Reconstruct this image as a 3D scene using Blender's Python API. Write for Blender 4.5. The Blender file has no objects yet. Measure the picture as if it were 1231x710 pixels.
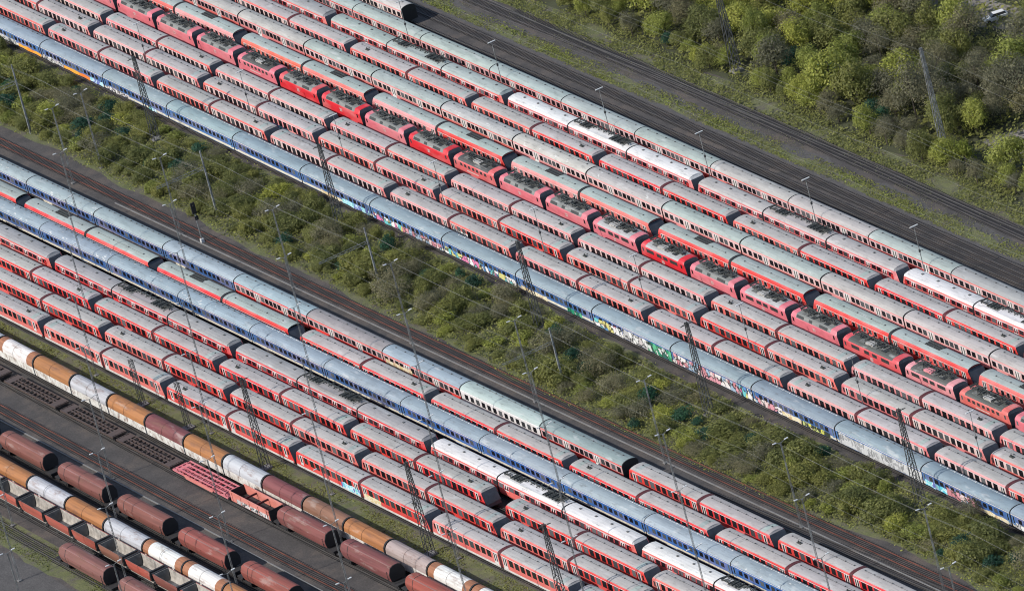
import bpy, bmesh, math, random
from mathutils import Vector, Matrix
random.seed(11)
S = bpy.context.scene
C = S.collection
PI = math.pi
D = bpy.data

# ------------------------------------------------------------------ camera (fitted to the place, metres)
CAM = Vector((1300.0, -575.0, 576.75))
PITCH, YAW, ROLL, FPX = 0.398916, -1.146110, -0.258373, 10391.48
fw = Vector((math.cos(PITCH) * math.sin(YAW), math.cos(PITCH) * math.cos(YAW), -math.sin(PITCH)))
rt = Vector((math.cos(YAW), -math.sin(YAW), 0))
up = rt.cross(fw)
cr, sr = math.cos(ROLL), math.sin(ROLL)
R_ = cr * rt + sr * up
U_ = -sr * rt + cr * up
cd = D.cameras.new('camera')
cd.sensor_width = 36
cd.lens = FPX / 1231 * 36
cd.clip_start = 50
cd.clip_end = 6000
cam = D.objects.new('camera', cd)
C.objects.link(cam)
m = Matrix((R_, U_, -fw)).transposed().to_4x4()
m.translation = CAM
cam.matrix_world = m
S.camera = cam

def seen(x, y, z=2, margin=0):          # would a point at this place fall inside the photograph
    d = Vector((x, y, z)) - CAM
    q = d.dot(fw)
    u = 615.5 + FPX * d.dot(R_) / q
    v = 355 - FPX * d.dot(U_) / q
    return -margin < u < 1231 + margin and -margin < v < 710 + margin

# ------------------------------------------------------------------ materials
def mat(name, rough=.6):
    m = D.materials.new(name)
    m.use_nodes = True
    nt = m.node_tree
    b = nt.nodes['Principled BSDF']
    b.inputs['Roughness'].default_value = rough
    return m, nt, b

def nd(nt, t, **kw):
    n = nt.nodes.new(t)
    for k, v in kw.items():
        if k in n.inputs:
            n.inputs[k].default_value = v
        else:
            setattr(n, k, v)
    return n

def mixc(nt, f, a, b, blend='MIX'):
    n = nt.nodes.new('ShaderNodeMix')
    n.data_type = 'RGBA'
    n.blend_type = blend
    for s, v in ((0, f), (6, a), (7, b)):
        if hasattr(v, 'is_linked') or hasattr(v, 'links'):
            nt.links.new(v, n.inputs[s])
        else:
            n.inputs[s].default_value = v if not isinstance(v, tuple) else (*v, 1) if len(v) == 3 else v
    return n.outputs[2]

def ramp(nt, val, stops):
    r = nt.nodes.new('ShaderNodeValToRGB')
    cr_ = r.color_ramp
    while len(cr_.elements) > 1:
        cr_.elements.remove(cr_.elements[-1])
    for i, (p, c) in enumerate(stops):
        e = cr_.elements[0] if i == 0 else cr_.elements.new(p)
        e.position = p
        e.color = (*c, 1) if len(c) == 3 else c
    nt.links.new(val, r.inputs[0])
    return r.outputs[0]

def coords(nt, scale=(1, 1, 1), kind='Object'):
    t = nt.nodes.new('ShaderNodeTexCoord')
    mp = nt.nodes.new('ShaderNodeMapping')
    mp.inputs['Scale'].default_value = scale
    nt.links.new(t.outputs[kind], mp.inputs[0])
    oi = nt.nodes.new('ShaderNodeObjectInfo')
    if kind == 'Object':                       # every copy gets its own dirt
        ad = nt.nodes.new('ShaderNodeVectorMath')
        ml = nt.nodes.new('ShaderNodeVectorMath')
        ml.operation = 'SCALE'
        nt.links.new(oi.outputs['Location'], ml.inputs[0])
        ml.inputs['Scale'].default_value = .731
        nt.links.new(mp.outputs[0], ad.inputs[0])
        nt.links.new(ml.outputs[0], ad.inputs[1])
        return ad.outputs[0], oi
    return mp.outputs[0], oi

def noise(nt, vec, scale, detail=4, rough=.55):
    n = nd(nt, 'ShaderNodeTexNoise')
    n.inputs['Scale'].default_value = scale
    n.inputs['Detail'].default_value = detail
    n.inputs['Roughness'].default_value = rough
    nt.links.new(vec, n.inputs['Vector'])
    return n.outputs[0]

W1 = (1, 1, 1)
def tinted(name, rough, scale, stops, n_scale=1.0, extra=None):
    """paint whose colour comes from the object, broken up by dirt"""
    m, nt, b = mat(name, rough)
    v, oi = coords(nt, scale)
    f = noise(nt, v, n_scale, 5, .62)
    d = ramp(nt, f, stops)
    c = mixc(nt, 1.0, oi.outputs['Color'], d, 'MULTIPLY')
    if extra:
        c = extra(nt, v, oi, c)
    nt.links.new(c, b.inputs['Base Color'])
    return m

def chalk(nt, v, oi, c):                         # sun-bleached patches
    f = noise(nt, v, .35, 3)
    return mixc(nt, ramp(nt, f, [(.45, (0, 0, 0)), (.75, (.3, .3, .3))]), c, (.62, .42, .40))

def soot(nt, v, oi, c):
    f = noise(nt, v, 2.2, 6, .7)
    c = mixc(nt, ramp(nt, f, [(.54, (0, 0, 0)), (.72, (.55, .55, .55))]), c, (.10, .095, .09))
    g = noise(nt, v, .9, 3, .5)
    return mixc(nt, ramp(nt, g, [(.62, (0, 0, 0)), (.74, (.4, .4, .4))]), c, (.55, .55, .53))

M = {}
M['paint'] = tinted('weathered_paint', .5, (.5, .5, 1.3), [(.25, (.74, .70, .68)), (.5, (.95, .95, .95)), (.75, (1.06, 1.06, 1.06))], 1.0, chalk)
M['trim'] = tinted('trim_paint', .55, (1, 1, 1.5), [(.3, (.72, .70, .67)), (.6, (1, 1, 1))], 1.3)
M['roof'] = tinted('dusty_roof', .62, (.25, 1.0, 1), [(.25, (.72, .72, .72)), (.5, (.95, .95, .95)), (.78, (1.1, 1.1, 1.1))], .8, soot)
def flaked(nt, v, oi, c):                        # old white paint showing through in flakes
    c = soot(nt, v, oi, c)
    t2, oi2 = coords(nt, (.45, 1, 1))
    f = noise(nt, t2, 1.5, 5, .6)
    return mixc(nt, ramp(nt, f, [(.62, (0, 0, 0)), (.66, (.7, .7, .7))]), c, (.58, .58, .55))
M['roof_flaked'] = tinted('flaking_roof', .65, (.25, 1.0, 1), [(.25, (.72, .72, .72)), (.5, (.95, .95, .95)), (.78, (1.1, 1.1, 1.1))], .8, flaked)
def patchy(nt, v, oi, c):                        # rust bleeding through in streaks and spots
    t2, oi2 = coords(nt, (.22, .8, .8))
    f = noise(nt, t2, 1.1, 7, .72)
    c = mixc(nt, ramp(nt, f, [(.53, (0, 0, 0)), (.66, (.6, .6, .6))]), c, (.15, .072, .045))
    g = noise(nt, t2, .7, 4, .6)
    return mixc(nt, ramp(nt, g, [(.60, (0, 0, 0)), (.72, (.35, .35, .35))]), c, (.42, .38, .34))
M['hood'] = tinted('streaked_hood', .7, (.05, .9, .9), [(.3, (.62, .60, .58)), (.5, (.95, .95, .95)), (.75, (1.14, 1.14, 1.14))], 1.6, patchy)

def rusty(nt, v, oi, c):
    f = noise(nt, v, 1.4, 6, .7)
    return mixc(nt, ramp(nt, f, [(.5, (0, 0, 0)), (.66, (1, 1, 1))]), c, (.17, .10, .075))
M['rust_panel'] = tinted('rust_stained_panel', .7, (.9, .9, .5), [(.3, (.7, .68, .64)), (.6, (1, 1, 1))], 1.2, rusty)

def plain(name, col, rough=.6, metal=0, var=.25, scale=1.5):
    m, nt, b = mat(name, rough)
    v, oi = coords(nt)
    f = noise(nt, v, scale, 4)
    lo = tuple(c * (1 - var) for c in col)
    hi = tuple(c * (1 + var) for c in col)
    nt.links.new(ramp(nt, f, [(.3, lo), (.7, hi)]), b.inputs['Base Color'])
    b.inputs['Metallic'].default_value = metal
    return m
M['dark'] = plain('underframe_grime', (.022, .02, .02), .85)
M['black'] = plain('black_rubber', (.012, .011, .012), .7)
M['ring'] = plain('maroon_bellows', (.075, .012, .014), .7)
M['vent'] = plain('dark_grille', (.03, .032, .03), .6)
M['gear'] = plain('roof_gear_metal', (.058, .060, .054), .6, .1, .6, 4)
M['gearbase'] = plain('sooty_roof_plate', (.13, .132, .122), .75, 0, .45, 2.5)
M['pipe'] = plain('roof_conduit', (.10, .10, .098), .6)
M['cabface'] = plain('shaded_cab_face', (.045, .05, .06), .35)  # dark colour carries the shade on the cab end faces
M['white'] = plain('white_enamel', (.62, .62, .60), .5, 0, .06)
M['lamp'] = plain('lamp_housing', (.62, .62, .60), .4, 0, .04)
M['steel'] = plain('galvanised_steel', (.20, .205, .20), .6, .1, .5, 1.3)
M['pole'] = plain('pale_steel', (.19, .195, .19), .6, .1, .6, 1.1)
M['darksteel'] = plain('weathered_steel', (.075, .076, .073), .65, .1, .4, .8)
M['wire'] = plain('dull_wire', (.24, .245, .22), .6, .1)
M['concrete'] = plain('concrete', (.18, .175, .168), .85, 0, .2, .7)
M['bark'] = plain('bark', (.075, .06, .045), .9)
M['red_logo'] = plain('red_logo', (.45, .02, .02), .5, 0, .05)
M['grey_inside'] = plain('grey_interior', (.11, .105, .10), .7, 0, .4, .9)
M['pale_inside'] = plain('scratched_interior', (.33, .30, .26), .7, 0, .4, .9)
m, nt, b = mat('window_glass', .12)
v, oi = coords(nt)
b.inputs['Base Color'].default_value = (.012, .013, .015, 1)
nt.links.new(ramp(nt, oi.outputs['Random'], [(0, (.008, .008, .01)), (.6, (.02, .02, .023)), (.8, (.06, .065, .07)), (1, (.13, .14, .145))]), b.inputs['Base Color'])
M['glass'] = m

def graf(name, cols, sc, line=(.02, .02, .02)):
    m, nt, b = mat(name, .5)
    v, oi = coords(nt, (1, 1, .8))
    w = nd(nt, 'ShaderNodeTexNoise')
    w.inputs['Scale'].default_value = 1.1
    nt.links.new(v, w.inputs['Vector'])
    ad = nt.nodes.new('ShaderNodeVectorMath')
    ml = nt.nodes.new('ShaderNodeVectorMath')
    ml.operation = 'SCALE'
    ml.inputs['Scale'].default_value = 1.6
    nt.links.new(w.outputs['Color'], ml.inputs[0])
    nt.links.new(v, ad.inputs[0])
    nt.links.new(ml.outputs[0], ad.inputs[1])
    vo = nd(nt, 'ShaderNodeTexVoronoi')
    vo.inputs['Scale'].default_value = sc
    nt.links.new(ad.outputs[0], vo.inputs['Vector'])
    sp = nt.nodes.new('ShaderNodeSeparateColor')
    nt.links.new(vo.outputs['Color'], sp.inputs[0])
    r = ramp(nt, sp.outputs[0], [(i / len(cols), c) for i, c in enumerate(cols)])
    r.node.color_ramp.interpolation = 'CONSTANT'
    ve = nd(nt, 'ShaderNodeTexVoronoi', feature='DISTANCE_TO_EDGE')
    ve.inputs['Scale'].default_value = sc
    nt.links.new(ad.outputs[0], ve.inputs['Vector'])
    c = mixc(nt, ramp(nt, ve.outputs['Distance'], [(.03, (1, 1, 1)), (.09, (0, 0, 0))]), r, line)
    nt.links.new(c, b.inputs['Base Color'])
    return m
M['g_mixed'] = graf('colour_burst_spray', [(.7, .68, .66), (.1, .25, .5), (.65, .2, .35), (.6, .55, .2), (.15, .5, .5), (.75, .72, .7)], .8)
M['g_white'] = graf('white_spray', [(.66, .65, .62), (.45, .44, .43), (.7, .69, .66), (.55, .50, .48)], .9)
M['g_green'] = graf('green_spray', [(.02, .25, .13), (.55, .6, .55), (.03, .12, .09), (.1, .42, .22)], .9)
M['g_pink'] = graf('pink_spray', [(.62, .28, .32), (.68, .63, .6), (.5, .2, .22), (.66, .5, .48), (.3, .4, .5)], .8)
M['g_orange'] = graf('orange_spray', [(.8, .3, .03), (.85, .38, .05), (.78, .2, .04)], .35, (.75, .25, .04))
M['g_cyan'] = graf('cyan_spray', [(.1, .5, .6), (.35, .65, .7), (.12, .15, .4), (.2, .55, .55)], 1.1, (.6, .75, .78))
M['g_beige'] = graf('beige_spray', [(.6, .48, .25), (.68, .6, .4), (.5, .35, .2)], 1.1, (.7, .65, .5))
M['g_yellow'] = graf('yellow_black_spray', [(.6, .6, .1), (.04, .05, .03), (.5, .55, .2), (.65, .62, .4)], 1.0)
M['g_grey'] = graf('grey_scrawl', [(.22, .22, .22), (.3, .3, .3), (.5, .5, .49), (.26, .26, .26)], .9, (.55, .55, .54))

def ground_mat(name, stops, sc, fine=None):
    m, nt, b = mat(name, .95)
    v, oi = coords(nt, (1, 1, 1), 'Object')
    f = noise(nt, v, sc, 8, .65)
    c = ramp(nt, f, stops)
    if fine:
        g = noise(nt, v, fine[0], 6, .7)
        c = mixc(nt, ramp(nt, g, [(fine[1], (0, 0, 0)), (fine[2], (1, 1, 1))]), c, fine[3])
        h = noise(nt, v, 3.2, 3, .6)
        c = mixc(nt, 1.0, c, ramp(nt, h, [(.3, (.7, .7, .7)), (.7, (1.25, 1.25, 1.25))]), 'MULTIPLY')
    nt.links.new(c, b.inputs['Base Color'])
    return m
M['ballast'] = ground_mat('dark_ballast', [(.3, (.043, .039, .037)), (.5, (.061, .055, .051)), (.7, (.082, .073, .067))], .22, (.11, .47, .66, (.10, .08, .065)))
M['cinder'] = ground_mat('cinder_path', [(.3, (.060, .056, .054)), (.6, (.082, .077, .073)), (.8, (.10, .095, .086))], .4, (.09, .6, .75, (.055, .06, .035)))
M['verge'] = ground_mat('weedy_verge', [(.3, (.075, .085, .032)), (.5, (.108, .118, .045)), (.7, (.145, .146, .068))], .35, (.3, .46, .62, (.095, .085, .066)))
M['soil'] = ground_mat('forest_floor', [(.3, (.032, .036, .016)), (.6, (.055, .06, .026)), (.8, (.075, .072, .045))], .3, (.2, .55, .7, (.035, .033, .025)))
M['sand'] = ground_mat('sandy_track', [(.3, (.17, .155, .13)), (.7, (.25, .23, .20))], .5, (.3, .55, .7, (.12, .11, .09)))
M['sleeper'] = plain('sleeper_wood', (.022, .020, .020), .9, 0, .35, .9)
M['rail'] = plain('rusty_rail', (.16, .056, .037), .6, .2, .6, .25)
M['rail_grey'] = plain('dull_rail', (.10, .094, .09), .5, .3, .3, .25)

def leafy(name, cols, trans=.4):
    m, nt, b = mat(name, .7)
    v, oi = coords(nt, (1, 1, 1), 'Object')
    f = noise(nt, v, .55, 4, .6)
    c = ramp(nt, f, cols)
    w = nd(nt, 'ShaderNodeTexWhiteNoise')
    w.noise_dimensions = '3D'
    g = nt.nodes.new('ShaderNodeNewGeometry')
    rd = ramp(nt, g.outputs['Random Per Island'], [(0, (.68, .68, .64)), (.55, (1, 1, 1)), (1, (1.35, 1.32, 1.2))])
    c = mixc(nt, 1.0, c, rd, 'MULTIPLY')
    hv = ramp(nt, oi.outputs['Random'], [(0, (.75, .78, .8)), (.5, (1, 1, 1)), (1, (1.25, 1.18, 1.0))])
    c = mixc(nt, 1.0, c, hv, 'MULTIPLY')
    nt.links.new(c, b.inputs['Base Color'])
    tr = nt.nodes.new('ShaderNodeBsdfTranslucent')
    nt.links.new(c, tr.inputs[0])
    mx = nt.nodes.new('ShaderNodeMixShader')
    mx.inputs[0].default_value = trans
    nt.links.new(b.outputs[0], mx.inputs[1])
    nt.links.new(tr.outputs[0], mx.inputs[2])
    nt.links.new(mx.outputs[0], nt.nodes['Material Output'].inputs[0])
    return m
M['leaf_olive'] = leafy('olive_leaves', [(.3, (.118, .130, .034)), (.5, (.172, .186, .050)), (.7, (.222, .228, .072))])
M['leaf_bright'] = leafy('spring_leaves', [(.3, (.185, .215, .036)), (.5, (.26, .29, .058)), (.7, (.32, .335, .09))])
M['leaf_dark'] = leafy('evergreen_leaves', [(.3, (.016, .062, .036)), (.6, (.03, .10, .055)), (.8, (.055, .14, .07))])
M['leaf_grey'] = leafy('bare_twigs', [(.3, (.128, .124, .076)), (.5, (.178, .172, .102)), (.7, (.225, .216, .13))])
M['leaf_yellow'] = leafy('yellow_green_leaves', [(.3, (.16, .19, .02)), (.6, (.22, .25, .03)), (.8, (.27, .28, .06))])

# ------------------------------------------------------------------ mesh helpers
class MB:
    def __init__(self):
        self.v, self.f, self.mi, self.ms = [], [], [], []
    def _m(self, name):
        if name not in self.ms:
            self.ms.append(name)
        return self.ms.index(name)
    def add(self, vs, fs, m):
        o = len(self.v)
        i = self._m(m)
        self.v += [tuple(p) for p in vs]
        for f in fs:
            self.f.append(tuple(o + k for k in f))
            self.mi.append(i)
    def box(self, x0, x1, y0, y1, z0, z1, m):
        vs = [(x, y, z) for x in (x0, x1) for y in (y0, y1) for z in (z0, z1)]
        self.add(vs, [(0, 1, 3, 2), (4, 6, 7, 5), (0, 4, 5, 1), (2, 3, 7, 6), (0, 2, 6, 4), (1, 5, 7, 3)], m)
    def loft(self, secs, m, caps=True, cap_m=None):
        n = len(secs[0])
        vs = [p for s in secs for p in s]
        fs = []
        for k in range(len(secs) - 1):
            for i in range(n):
                j = (i + 1) % n
                fs.append((k * n + i, k * n + j, (k + 1) * n + j, (k + 1) * n + i))
        self.add(vs, fs, m)
        if caps:
            self.add(secs[0], [tuple(range(n))], cap_m or m)
            self.add(secs[-1], [tuple(range(n))], cap_m or m)
    def prism(self, prof, x0, x1, m, cap_m=None):
        self.loft([[(x0, y, z) for y, z in prof], [(x1, y, z) for y, z in prof]], m, True, cap_m)
    def bar(self, a, b, r, m, r2=None, n=4):
        a, b = Vector(a), Vector(b)
        d = (b - a)
        if d.length < 1e-6:
            return
        d.normalize()
        s = d.cross(Vector((0, 0, 1)))
        if s.length < .05:
            s = d.cross(Vector((1, 0, 0)))
        s.normalize()
        t = d.cross(s)
        r2 = r if r2 is None else r2
        secs = [[tuple(p + rr * (math.cos(2 * PI * (i + .5) / n) * s + math.sin(2 * PI * (i + .5) / n) * t)) for i in range(n)] for p, rr in ((a, r), (b, r2))]
        self.loft(secs, m)
    def mesh(self, name, smooth=False, weld=False):
        me = D.meshes.new(name)
        me.from_pydata(self.v, [], self.f)
        for k in self.ms:
            me.materials.append(M[k])
        me.polygons.foreach_set('material_index', self.mi)
        bm = bmesh.new()
        bm.from_mesh(me)
        if weld:
            bmesh.ops.remove_doubles(bm, verts=bm.verts, dist=.0005)
        bmesh.ops.recalc_face_normals(bm, faces=bm.faces)
        bm.to_mesh(me)
        bm.free()
        if smooth:
            for p in me.polygons:
                p.use_smooth = True
        me.update()
        return me

# ------------------------------------------------------------------ things, parts, copies
def tag(o, label, cat, group=None):
    o['label'] = label
    o['category'] = cat
    if group:
        o['group'] = group
    return o

class Node:                                   # a prototype: what a thing is made of
    def __init__(self, name, mesh=None, loc=(0, 0, 0), col=None):
        self.name, self.mesh, self.loc, self.col, self.kids = name, mesh, loc, col, []
        self.src = None
    def part(self, name, mesh, loc=(0, 0, 0), col=None):
        k = Node(name, mesh, loc, col)
        self.kids.append(k)
        return k

def place(node, loc, rz=0, cols=None, parent=None, scale=None):
    """a copy of a prototype: the thing, its parts and their sub-parts"""
    if node.src is None:
        node.src = D.objects.new(node.name, node.mesh)
        o = node.src
    else:
        o = node.src.copy()
        o.parent = None
    C.objects.link(o)
    o.location = loc
    o.rotation_euler = (0, 0, rz)
    if scale:
        o.scale = scale
    c = (cols or {}).get(node.name, node.col)
    o.color = (*c, 1) if c else (1, 1, 1, 1)
    if parent:
        o.parent = parent
    for k in node.kids:
        place(k, k.loc, 0, cols, o)
    return o

def single(name, mb, loc=(0, 0, 0), smooth=False, parent=None, weld=False, col=None):
    o = D.objects.new(name, mb.mesh(name, smooth, weld) if isinstance(mb, MB) else mb)
    C.objects.link(o)
    o.location = loc
    if parent:
        o.parent = parent
    if col:
        o.color = (*col, 1)
    return o
def structure(name, mb, loc=(0, 0, 0)):
    o = single(name, mb, loc)
    o['kind'] = 'structure'
    return o
# ------------------------------------------------------------------ rolling stock prototypes (rail top z = 0, near side is -Y)
HW = 1.42
def slab(x0, x1, z0, z1, hw, m):
    b = MB()
    b.box(x0, x1, -hw, hw, z0, z1, m)
    return b
def sym(half):                                # near half of a closed outline, bottom to top -> whole outline
    return half + [(-y, z) for y, z in reversed(half) if abs(y) > 1e-6]
MESHES = {}
def cached(key, fn):
    if key not in MESHES:
        MESHES[key] = fn()
    return MESHES[key]
def slab_mesh(name, w, h, hw, m):             # centred slab through the body: a pane on either side
    return cached(('slab', name, round(w, 3), round(h, 3), round(hw, 4), m), lambda: slab(-w / 2, w / 2, -h / 2, h / 2, hw, m).mesh(name))
def bogie_mesh(m='dark'):
    def f():
        b = MB()
        b.box(-1.9, 1.9, -1.05, 1.05, .35, .75, m)
        for x in (-1.25, 1.25):
            b.bar((x, -1.02, .45), (x, 1.02, .45), .1, m, n=6)
            for y in (-.76, .76):
                b.bar((x, y - .07, .46), (x, y + .07, .46), .46, m, n=10)
            for y in (-1.03, 1.03):
                b.box(x - .22, x + .22, y - .1, y + .1, .3, .68, m)
        return b.mesh('bogie')
    return cached(('bogie', m), f)
def conduit_mesh(L, step, m, w=.05, dot=.10):
    def f():
        b = MB()
        b.box(-L / 2, L / 2, -w / 2, w / 2, 0, .05, m)
        n = int(L / step)
        for i in range(n + 1):
            x = -L / 2 + .2 + (L - .4) * i / n
            b.box(x - dot, x + dot, -dot * .9, dot * .9, .01, .13, m)
        return b.mesh('roof_conduit')
    return cached(('cond', L, step, m, w, dot), f)
def vents_mesh(L, step, m):                   # row of small roof ventilators on their rail
    return conduit_mesh(L, step, m, .012, .11)

def profile_shells(kind):
    if kind == 'railcar':
        side = [(-1.34, .72), (-1.42, .95), (-1.42, 3.06), (-1.39, 3.25), (-1.29, 3.40)]
        roof = [(-1.29, 3.40), (-.98, 3.53), (-.5, 3.62), (0, 3.645)]
    elif kind == 'tall':                      # railcar with the deep red roof edge
        side = [(-1.34, .72), (-1.44, .95), (-1.44, 2.86), (-1.37, 3.12), (-1.18, 3.42)]
        roof = [(-1.18, 3.42), (-.88, 3.57), (-.45, 3.67), (0, 3.70)]
    elif kind == 'emu':
        side = [(-1.38, .85), (-1.52, 1.2), (-1.53, 2.1), (-1.42, 3.15), (-1.38, 3.42)]
        roof = [(-1.38, 3.42), (-1.15, 3.70), (-.6, 3.86), (0, 3.91)]
    else:                                     # barrel-roofed coach
        side = [(-1.36, .8), (-1.42, 1.0), (-1.42, 3.05), (-1.39, 3.22)]
        roof = [(-1.39, 3.22), (-1.24, 3.50), (-.9, 3.71), (-.45, 3.82), (0, 3.86)]
    return sym(side), sym(roof)

def shell(prof, x0, x1, m, cab=0, slant=1.15, end_scale=.9, cap_m=None):
    def end(s, xe):
        out = []
        for k in (2.4, 1.1, 0):
            sec = []
            for y, z in prof:
                if k:
                    f = 1 if k > 2 else .985
                    sl = 0 if k > 2 else .35 * slant * (max(0, z - 1.3) / 2.4) ** 1.6
                    sec.append((xe - s * (k * (1 if k > 2 else 1) + sl * .3), y * f, z))
                else:
                    sec.append((xe - s * slant * (max(0, z - 1.2) / 2.4) ** 1.35, y * end_scale, z - (.16 * max(0, z - 2.8) / .9)))
            out.append(sec)
        return out
    secs = []
    if cab == -1:
        secs += [e for e in reversed(end(-1, x0))]
    else:
        secs.append([(x0, y, z) for y, z in prof])
    if cab == 1:
        secs += end(1, x1)
    else:
        secs.append([(x1, y, z) for y, z in prof])
    b = MB()
    b.loft(secs, m, True, cap_m)
    return b

def windscreen_and_shade(xe, s, slant, hw, z0, z1, m):  # windscreen stretched over most of the cab end, shade put into its colour
    b = MB()
    def sec(d):
        out = []
        for y, z in ((-hw * .8, z0), (hw * .8, z0), (hw * .74, z1), (-hw * .74, z1)):
            out.append((xe - s * slant * (max(0, z - 1.2) / 2.4) ** 1.35 + s * d, y, z - (.16 * max(0, z - 2.8) / .9)))
        return out
    b.loft([sec(-.05), sec(.03)], m)
    return b

def ring_mesh(kind, w, m):
    def f():
        sp, rp = profile_shells(kind)
        n = len(sp) // 2
        out = [p for p in sp[:n]] + [p for p in rp[1:-1]] + [p for p in sp[n:]]
        b = MB()
        b.prism([(y * 1.015, .5 + (z - .5) * 1.012) for y, z in out], -w / 2, w / 2, m)
        return b.mesh('gangway_bellows')
    return cached(('ring', kind, w, m), f)

def add_windows(node, xs, w, z0, z1, hw, name='window', frame=None):
    for x in xs:
        if frame:
            fr = node.part('window_frame', slab_mesh('window_frame', w + .16, z1 - z0 + .14, hw - .003, 'trim'), (x, 0, (z0 + z1) / 2), frame)
            fr.part(name, slab_mesh(name, w, z1 - z0, hw + .003, 'glass'))
        else:
            node.part(name, slab_mesh(name, w, z1 - z0, hw, 'glass'), (x, 0, (z0 + z1) / 2))
def add_doors(node, xs, w, z0, z1, hw, col, slits=2, pane='glass'):
    for x in xs:
        d = node.part('door', slab_mesh('door', w, z1 - z0, hw, 'trim'), (x, 0, (z0 + z1) / 2), col)
        for k in range(slits):
            xx = 0 if slits == 1 else (-.24 + .48 * k) * w
            d.part('door_pane', slab_mesh('door_pane', w * (.46 if slits == 1 else .27), (z1 - z0) * .70, hw + .004, pane), (xx, 0, (z1 - z0) * .12))

WHITE = (.66, .62, .60)
def railcar(cab, L=22.7, exhaust=False):
    n = Node('railcar')
    sp, rp = profile_shells('railcar')
    h = L / 2
    # the gangway end meets its twin half way, the cab end stops short of the buffers
    x0, x1 = (-h + .22, h - .35) if cab == 1 else (-h + .35, h - .22)
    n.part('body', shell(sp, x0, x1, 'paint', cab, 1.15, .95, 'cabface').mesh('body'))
    n.part('roof', shell(rp, x0, x1, 'roof', cab, 1.15, .95).mesh('roof', False))
    s = cab
    xe = x1 if s == 1 else x0
    a, b_ = (x0 + .02, xe - 1.9) if s == 1 else (xe + 1.9, x1 - .02)
    n.part('window_band', slab(a, b_, 1.76, 2.985, HW + .006, 'trim').mesh('window_band'))
    n.part('stripe', slab(a, b_, 2.985, 3.085, HW + .010, 'trim').mesh('stripe'), col=WHITE)
    n.part('skirt', slab(min(x0, x1) + .3, max(x0, x1) - .3, .62, .99, HW + .004, 'trim').mesh('skirt'), col=(.62, .60, .57))
    add_windows(n, [s * (-7.85 + 1.82 * i) for i in range(8)], 1.3, 1.78, 2.97, HW + .014)
    add_windows(n, [s * 6.95], 1.15, 1.84, 2.97, HW + .014)
    add_doors(n, [s * (-h + 1.45)], 1.35, 1.0, 2.98, HW + .012, WHITE)
    add_doors(n, [s * (h - 2.75)], .95, 1.25, 2.98, HW + .012, WHITE, 1)
    n.part('cab_window', slab_mesh('cab_window', .5, .9, HW * .99 + .006, 'glass'), (s * (h - 1.75), 0, 2.35))
    n.part('windscreen_and_shade', windscreen_and_shade(xe, s, 1.15, HW * 1.15, 1.35, 3.36, 'cabface').mesh('windscreen_and_shade'))
    # cab roof hood
    sec = [(y * 1.004, z + .012) for y, z in rp]
    hood = MB()
    hood.loft([[(xe - s * 3.6, y, z) for y, z in sec], [(xe - s * 2.4, y, z) for y, z in sec]], 'roof')
    n.part('cab_hood', hood.mesh('cab_hood'))
    n.part('gangway_bellows', ring_mesh('railcar', .46, 'ring'), (-s * h + s * .23, 0, 0))
    n.part('roof_conduit', conduit_mesh(L - 4.2, 2.6, 'pipe'), (-s * .7, .30, 3.62))
    if exhaust:
        e = MB()
        e.box(-.55, .55, -.22, .22, 0, .16, 'gear')
        e.bar((-.2, 0, .1), (-.2, 0, .45), .13, 'gear', n=6)
        e.bar((.25, 0, .1), (.25, 0, .38), .1, 'gear', n=6)
        n.part('exhaust', e.mesh('exhaust'), (s * 5.2, -.35, 3.58))
    for x in (-7.6, 7.6):
        n.part('bogie', bogie_mesh(), (x, 0, 0))
    return n

def tall_railcar(cab, L, grille):
    n = Node('railcar')
    sp, rp = profile_shells('tall')
    h = L / 2
    x0, x1 = (-h + .22, h - .55) if cab == 1 else (-h + .55, h - .22)
    s, xe = cab, (x1 if cab == 1 else x0)
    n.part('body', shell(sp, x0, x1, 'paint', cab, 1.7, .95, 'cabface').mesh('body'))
    n.part('roof', shell(rp, x0, x1, 'roof', cab, 1.7, .95).mesh('roof'))
    a, b_ = (x0 + .02, xe - 2.2) if s == 1 else (xe + 2.2, x1 - .02)
    n.part('stripe', slab(a, b_, 2.77, 2.86, 1.448, 'trim').mesh('stripe'), col=WHITE)
    add_windows(n, [s * (-8.2 + 1.72 * i + (.5 if i > 4 else 0)) for i in range(10)], .9, 1.80, 2.62, 1.452, 'window', (.55, .42, .40))
    add_doors(n, [s * (-h + 1.5)], 1.3, 1.0, 2.74, 1.452, WHITE)
    add_doors(n, [s * (h - 3.1)], 1.25, 1.1, 2.74, 1.452, WHITE)
    n.part('windscreen_and_shade', windscreen_and_shade(xe, s, 1.7, 1.56, 1.3, 3.3, 'cabface').mesh('windscreen_and_shade'))
    n.part('gangway_bellows', ring_mesh('tall', .4, 'black'), (-s * h + s * .2, 0, 0))
    if grille:
        g = MB()
        gx = s * 2.2
        g.box(-2.3, 2.3, -.55, .75, 0, .10, 'vent')
        for i in range(12):
            g.box(-2.2 + .38 * i, -2.05 + .38 * i, -.52, .72, .08, .16, 'gear')
        for y in (-.2, .35):
            g.box(-2.25, 2.25, y - .06, y + .06, .08, .2, 'gear')
        n.part('radiator_grille', g.mesh('radiator_grille'), (-s * 1.4, .25, 3.6))
    n.part('roof_vents', vents_mesh(L - 8, 4.4, 'pipe'), (-s * 1, -.2, 3.68))
    for x in (-8.8, 8.8):
        n.part('bogie', bogie_mesh(), (x, 0, 0))
    return n

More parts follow.
